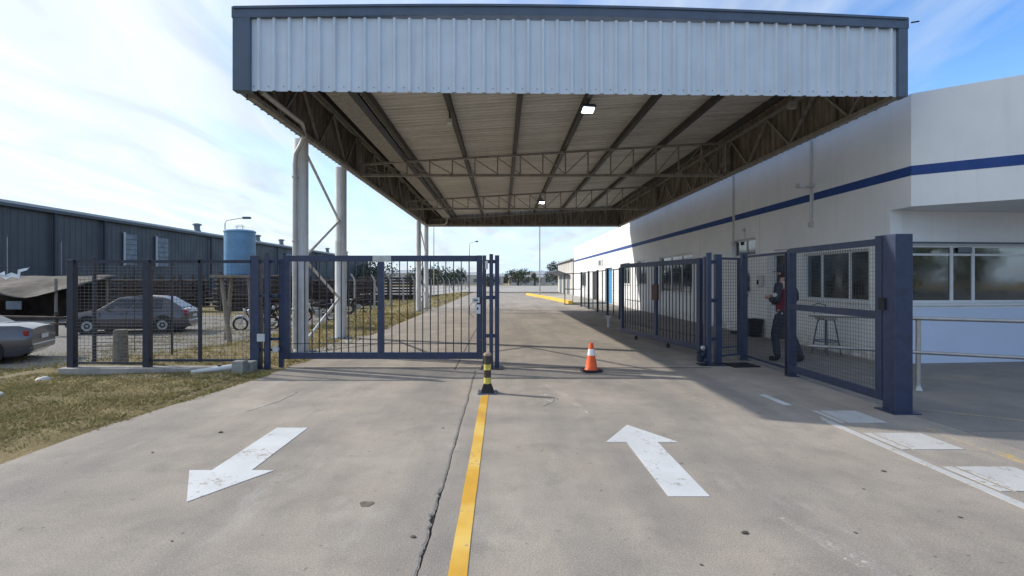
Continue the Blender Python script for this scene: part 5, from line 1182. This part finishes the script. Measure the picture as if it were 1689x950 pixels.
# ------------------------------------------------------------------ trees and far things
rt_ = random.Random(11)
def make_tree(name, label, x, y, h, w, mat, n=1500, trunk=.35, lowc=.25, grp='trees on the horizon'):
    t = thing(name, label, 'tree', (x, y, -.1), 0, grp)
    mb = MB().tube([(0, 0, 0), (w * .02, 0, h * .35), (-w * .02, 0, h * .75)], [trunk, trunk * .7, trunk * .25], 7)
    for k in range(5):
        a_ = k * 1.3; mb.tube([(0, 0, h * (.3 + .07 * k)), (w * .3 * math.cos(a_), w * .3 * math.sin(a_), h * (.55 + .06 * k))], [trunk * .35, trunk * .12], 5)
    obj('trunk', mb, M_trunk, t)
    cl_ = [(rt_.uniform(-.35, .35) * w, rt_.uniform(-.35, .35) * w, h * rt_.uniform(lowc + .12, .86), rt_.uniform(.16, .30) * w) for _ in range(9)]
    mb = MB()
    for _ in range(n):
        c = rt_.choice(cl_); d = Vector((rt_.gauss(0, 1), rt_.gauss(0, 1), rt_.gauss(0, .8))).normalized() * c[3] * rt_.uniform(.55, 1.1)
        p = Vector(c[:3]) + d; s_ = rt_.uniform(.016, .04) * w
        a_ = Vector((rt_.gauss(0, 1), rt_.gauss(0, 1), rt_.gauss(0, 1))).normalized() * s_; b_ = a_.orthogonal().normalized() * s_ * .7
        mb.add([p - a_, p + b_, p + a_, p - b_], [(0, 1, 2, 3)])
    obj('crown', mb, mat, t, fix=False)
    return t
tl = [(-37, 150, 6.5, 11, 'broad dark tree on the horizon nearest the warehouse end'), (-24, 165, 5, 12, 'low spreading tree on the horizon between the far columns and the gate bars'), (-14, 140, 4.6, 9, 'rounded tree on the horizon left of the lane centre'), (4.6, 150, 5.0, 7, 'dark rounded tree just right of the latch posts at the road end'), (-3.2, 120, 3.2, 5, 'small tree seen through the right end of the gate bars'), (9.4, 150, 4.4, 3.0, 'narrow upright tree seen between mast and shed'), (19, 170, 8, 10, 'broad tree behind the far shed')]
for i, (x, y, h, w, lb) in enumerate(tl): make_tree('tree', lb, x, y, h, w, M_leaf if i % 2 == 0 else M_leaf2)
for i in range(7): make_tree('tree', ['wide', 'tall', 'round', 'sparse', 'leaning', 'low', 'dense'][i] + ' tree standing behind the viewer, reflected in the right windows', 18 + i * 8.5, -14 - i * 3.5 - (i % 3) * 4, 6.5 + (i * 37 % 5) * .8, 8, M_leaf2, n=2600, lowc=.1, grp='trees behind the viewer')
# far-off wood
mb = MB()
for _ in range(26000):
    x = rt_.uniform(-260, 260); y = 300 + rt_.uniform(-20, 30); top = 5.2 + 2.2 * noise.noise(Vector((x * .03, 0, 0))) + 1.2 * noise.noise(Vector((x * .15, 3, 0)))
    z = rt_.uniform(0, 1) ** .8 * top; s_ = rt_.uniform(.4, 1.0)
    a_ = Vector((rt_.gauss(0, 1), rt_.gauss(0, .4), rt_.gauss(0, 1))).normalized() * s_; b_ = Vector((rt_.gauss(0, 1), rt_.gauss(0, .4), rt_.gauss(0, 1))).normalized() * s_; p = Vector((x, y, z))
    mb.add([p - a_, p + b_, p + a_, p - b_], [(0, 1, 2, 3)])
tag(obj('far_wood', mb, M_leaf, fix=False), 'dark line of far-off trees on the horizon', 'wood', kind='stuff')
fb = [(2.2, 170, 12, 8, 3.6, 'small pale far house right of the road end'), (-8.5, 190, 9, 8, 4.2, 'pale far house seen behind the latch posts'), (12, 205, 22, 10, 5.5, 'long low far hangar with grey roof'), (-28, 200, 20, 10, 5.0, 'far grey shed seen through the gate bars'), (-52, 230, 26, 12, 6.5, 'far warehouse right of the long dark one')]
for (x, y, w, d, h, lb) in fb:
    o = thing('far_building', lb, 'building', (x, y, -.1))
    obj('wall', bx((0, 0, 0), (w, d, h * .75)), M_pale, o); mb = MB(); mb.add([(-.4, -.4, h * .75), (w + .4, -.4, h * .75), (w + .4, d + .4, h * .75), (-.4, d + .4, h * .75), (-.4, d / 2, h), (w + .4, d / 2, h)], [(0, 1, 2, 3), (0, 4, 5, 1), (3, 2, 5, 4), (0, 3, 4), (1, 5, 2)])
    obj('roof', mb, M_wroof, o)
    for k in range(max(2, int(w / 4))): obj('window', bx((1 + k * 4, -.06, 1.0), (2.6 + k * 4, -.01, 2.3)), M_wwin, o)
# sky-side detail: little wire stub at the canopy corner
obj('wire_stub', MB().tube([(XR + .03, YF, 5.62), (XR + .14, YF - .02, 5.63)], .012, 6), M_black, can)
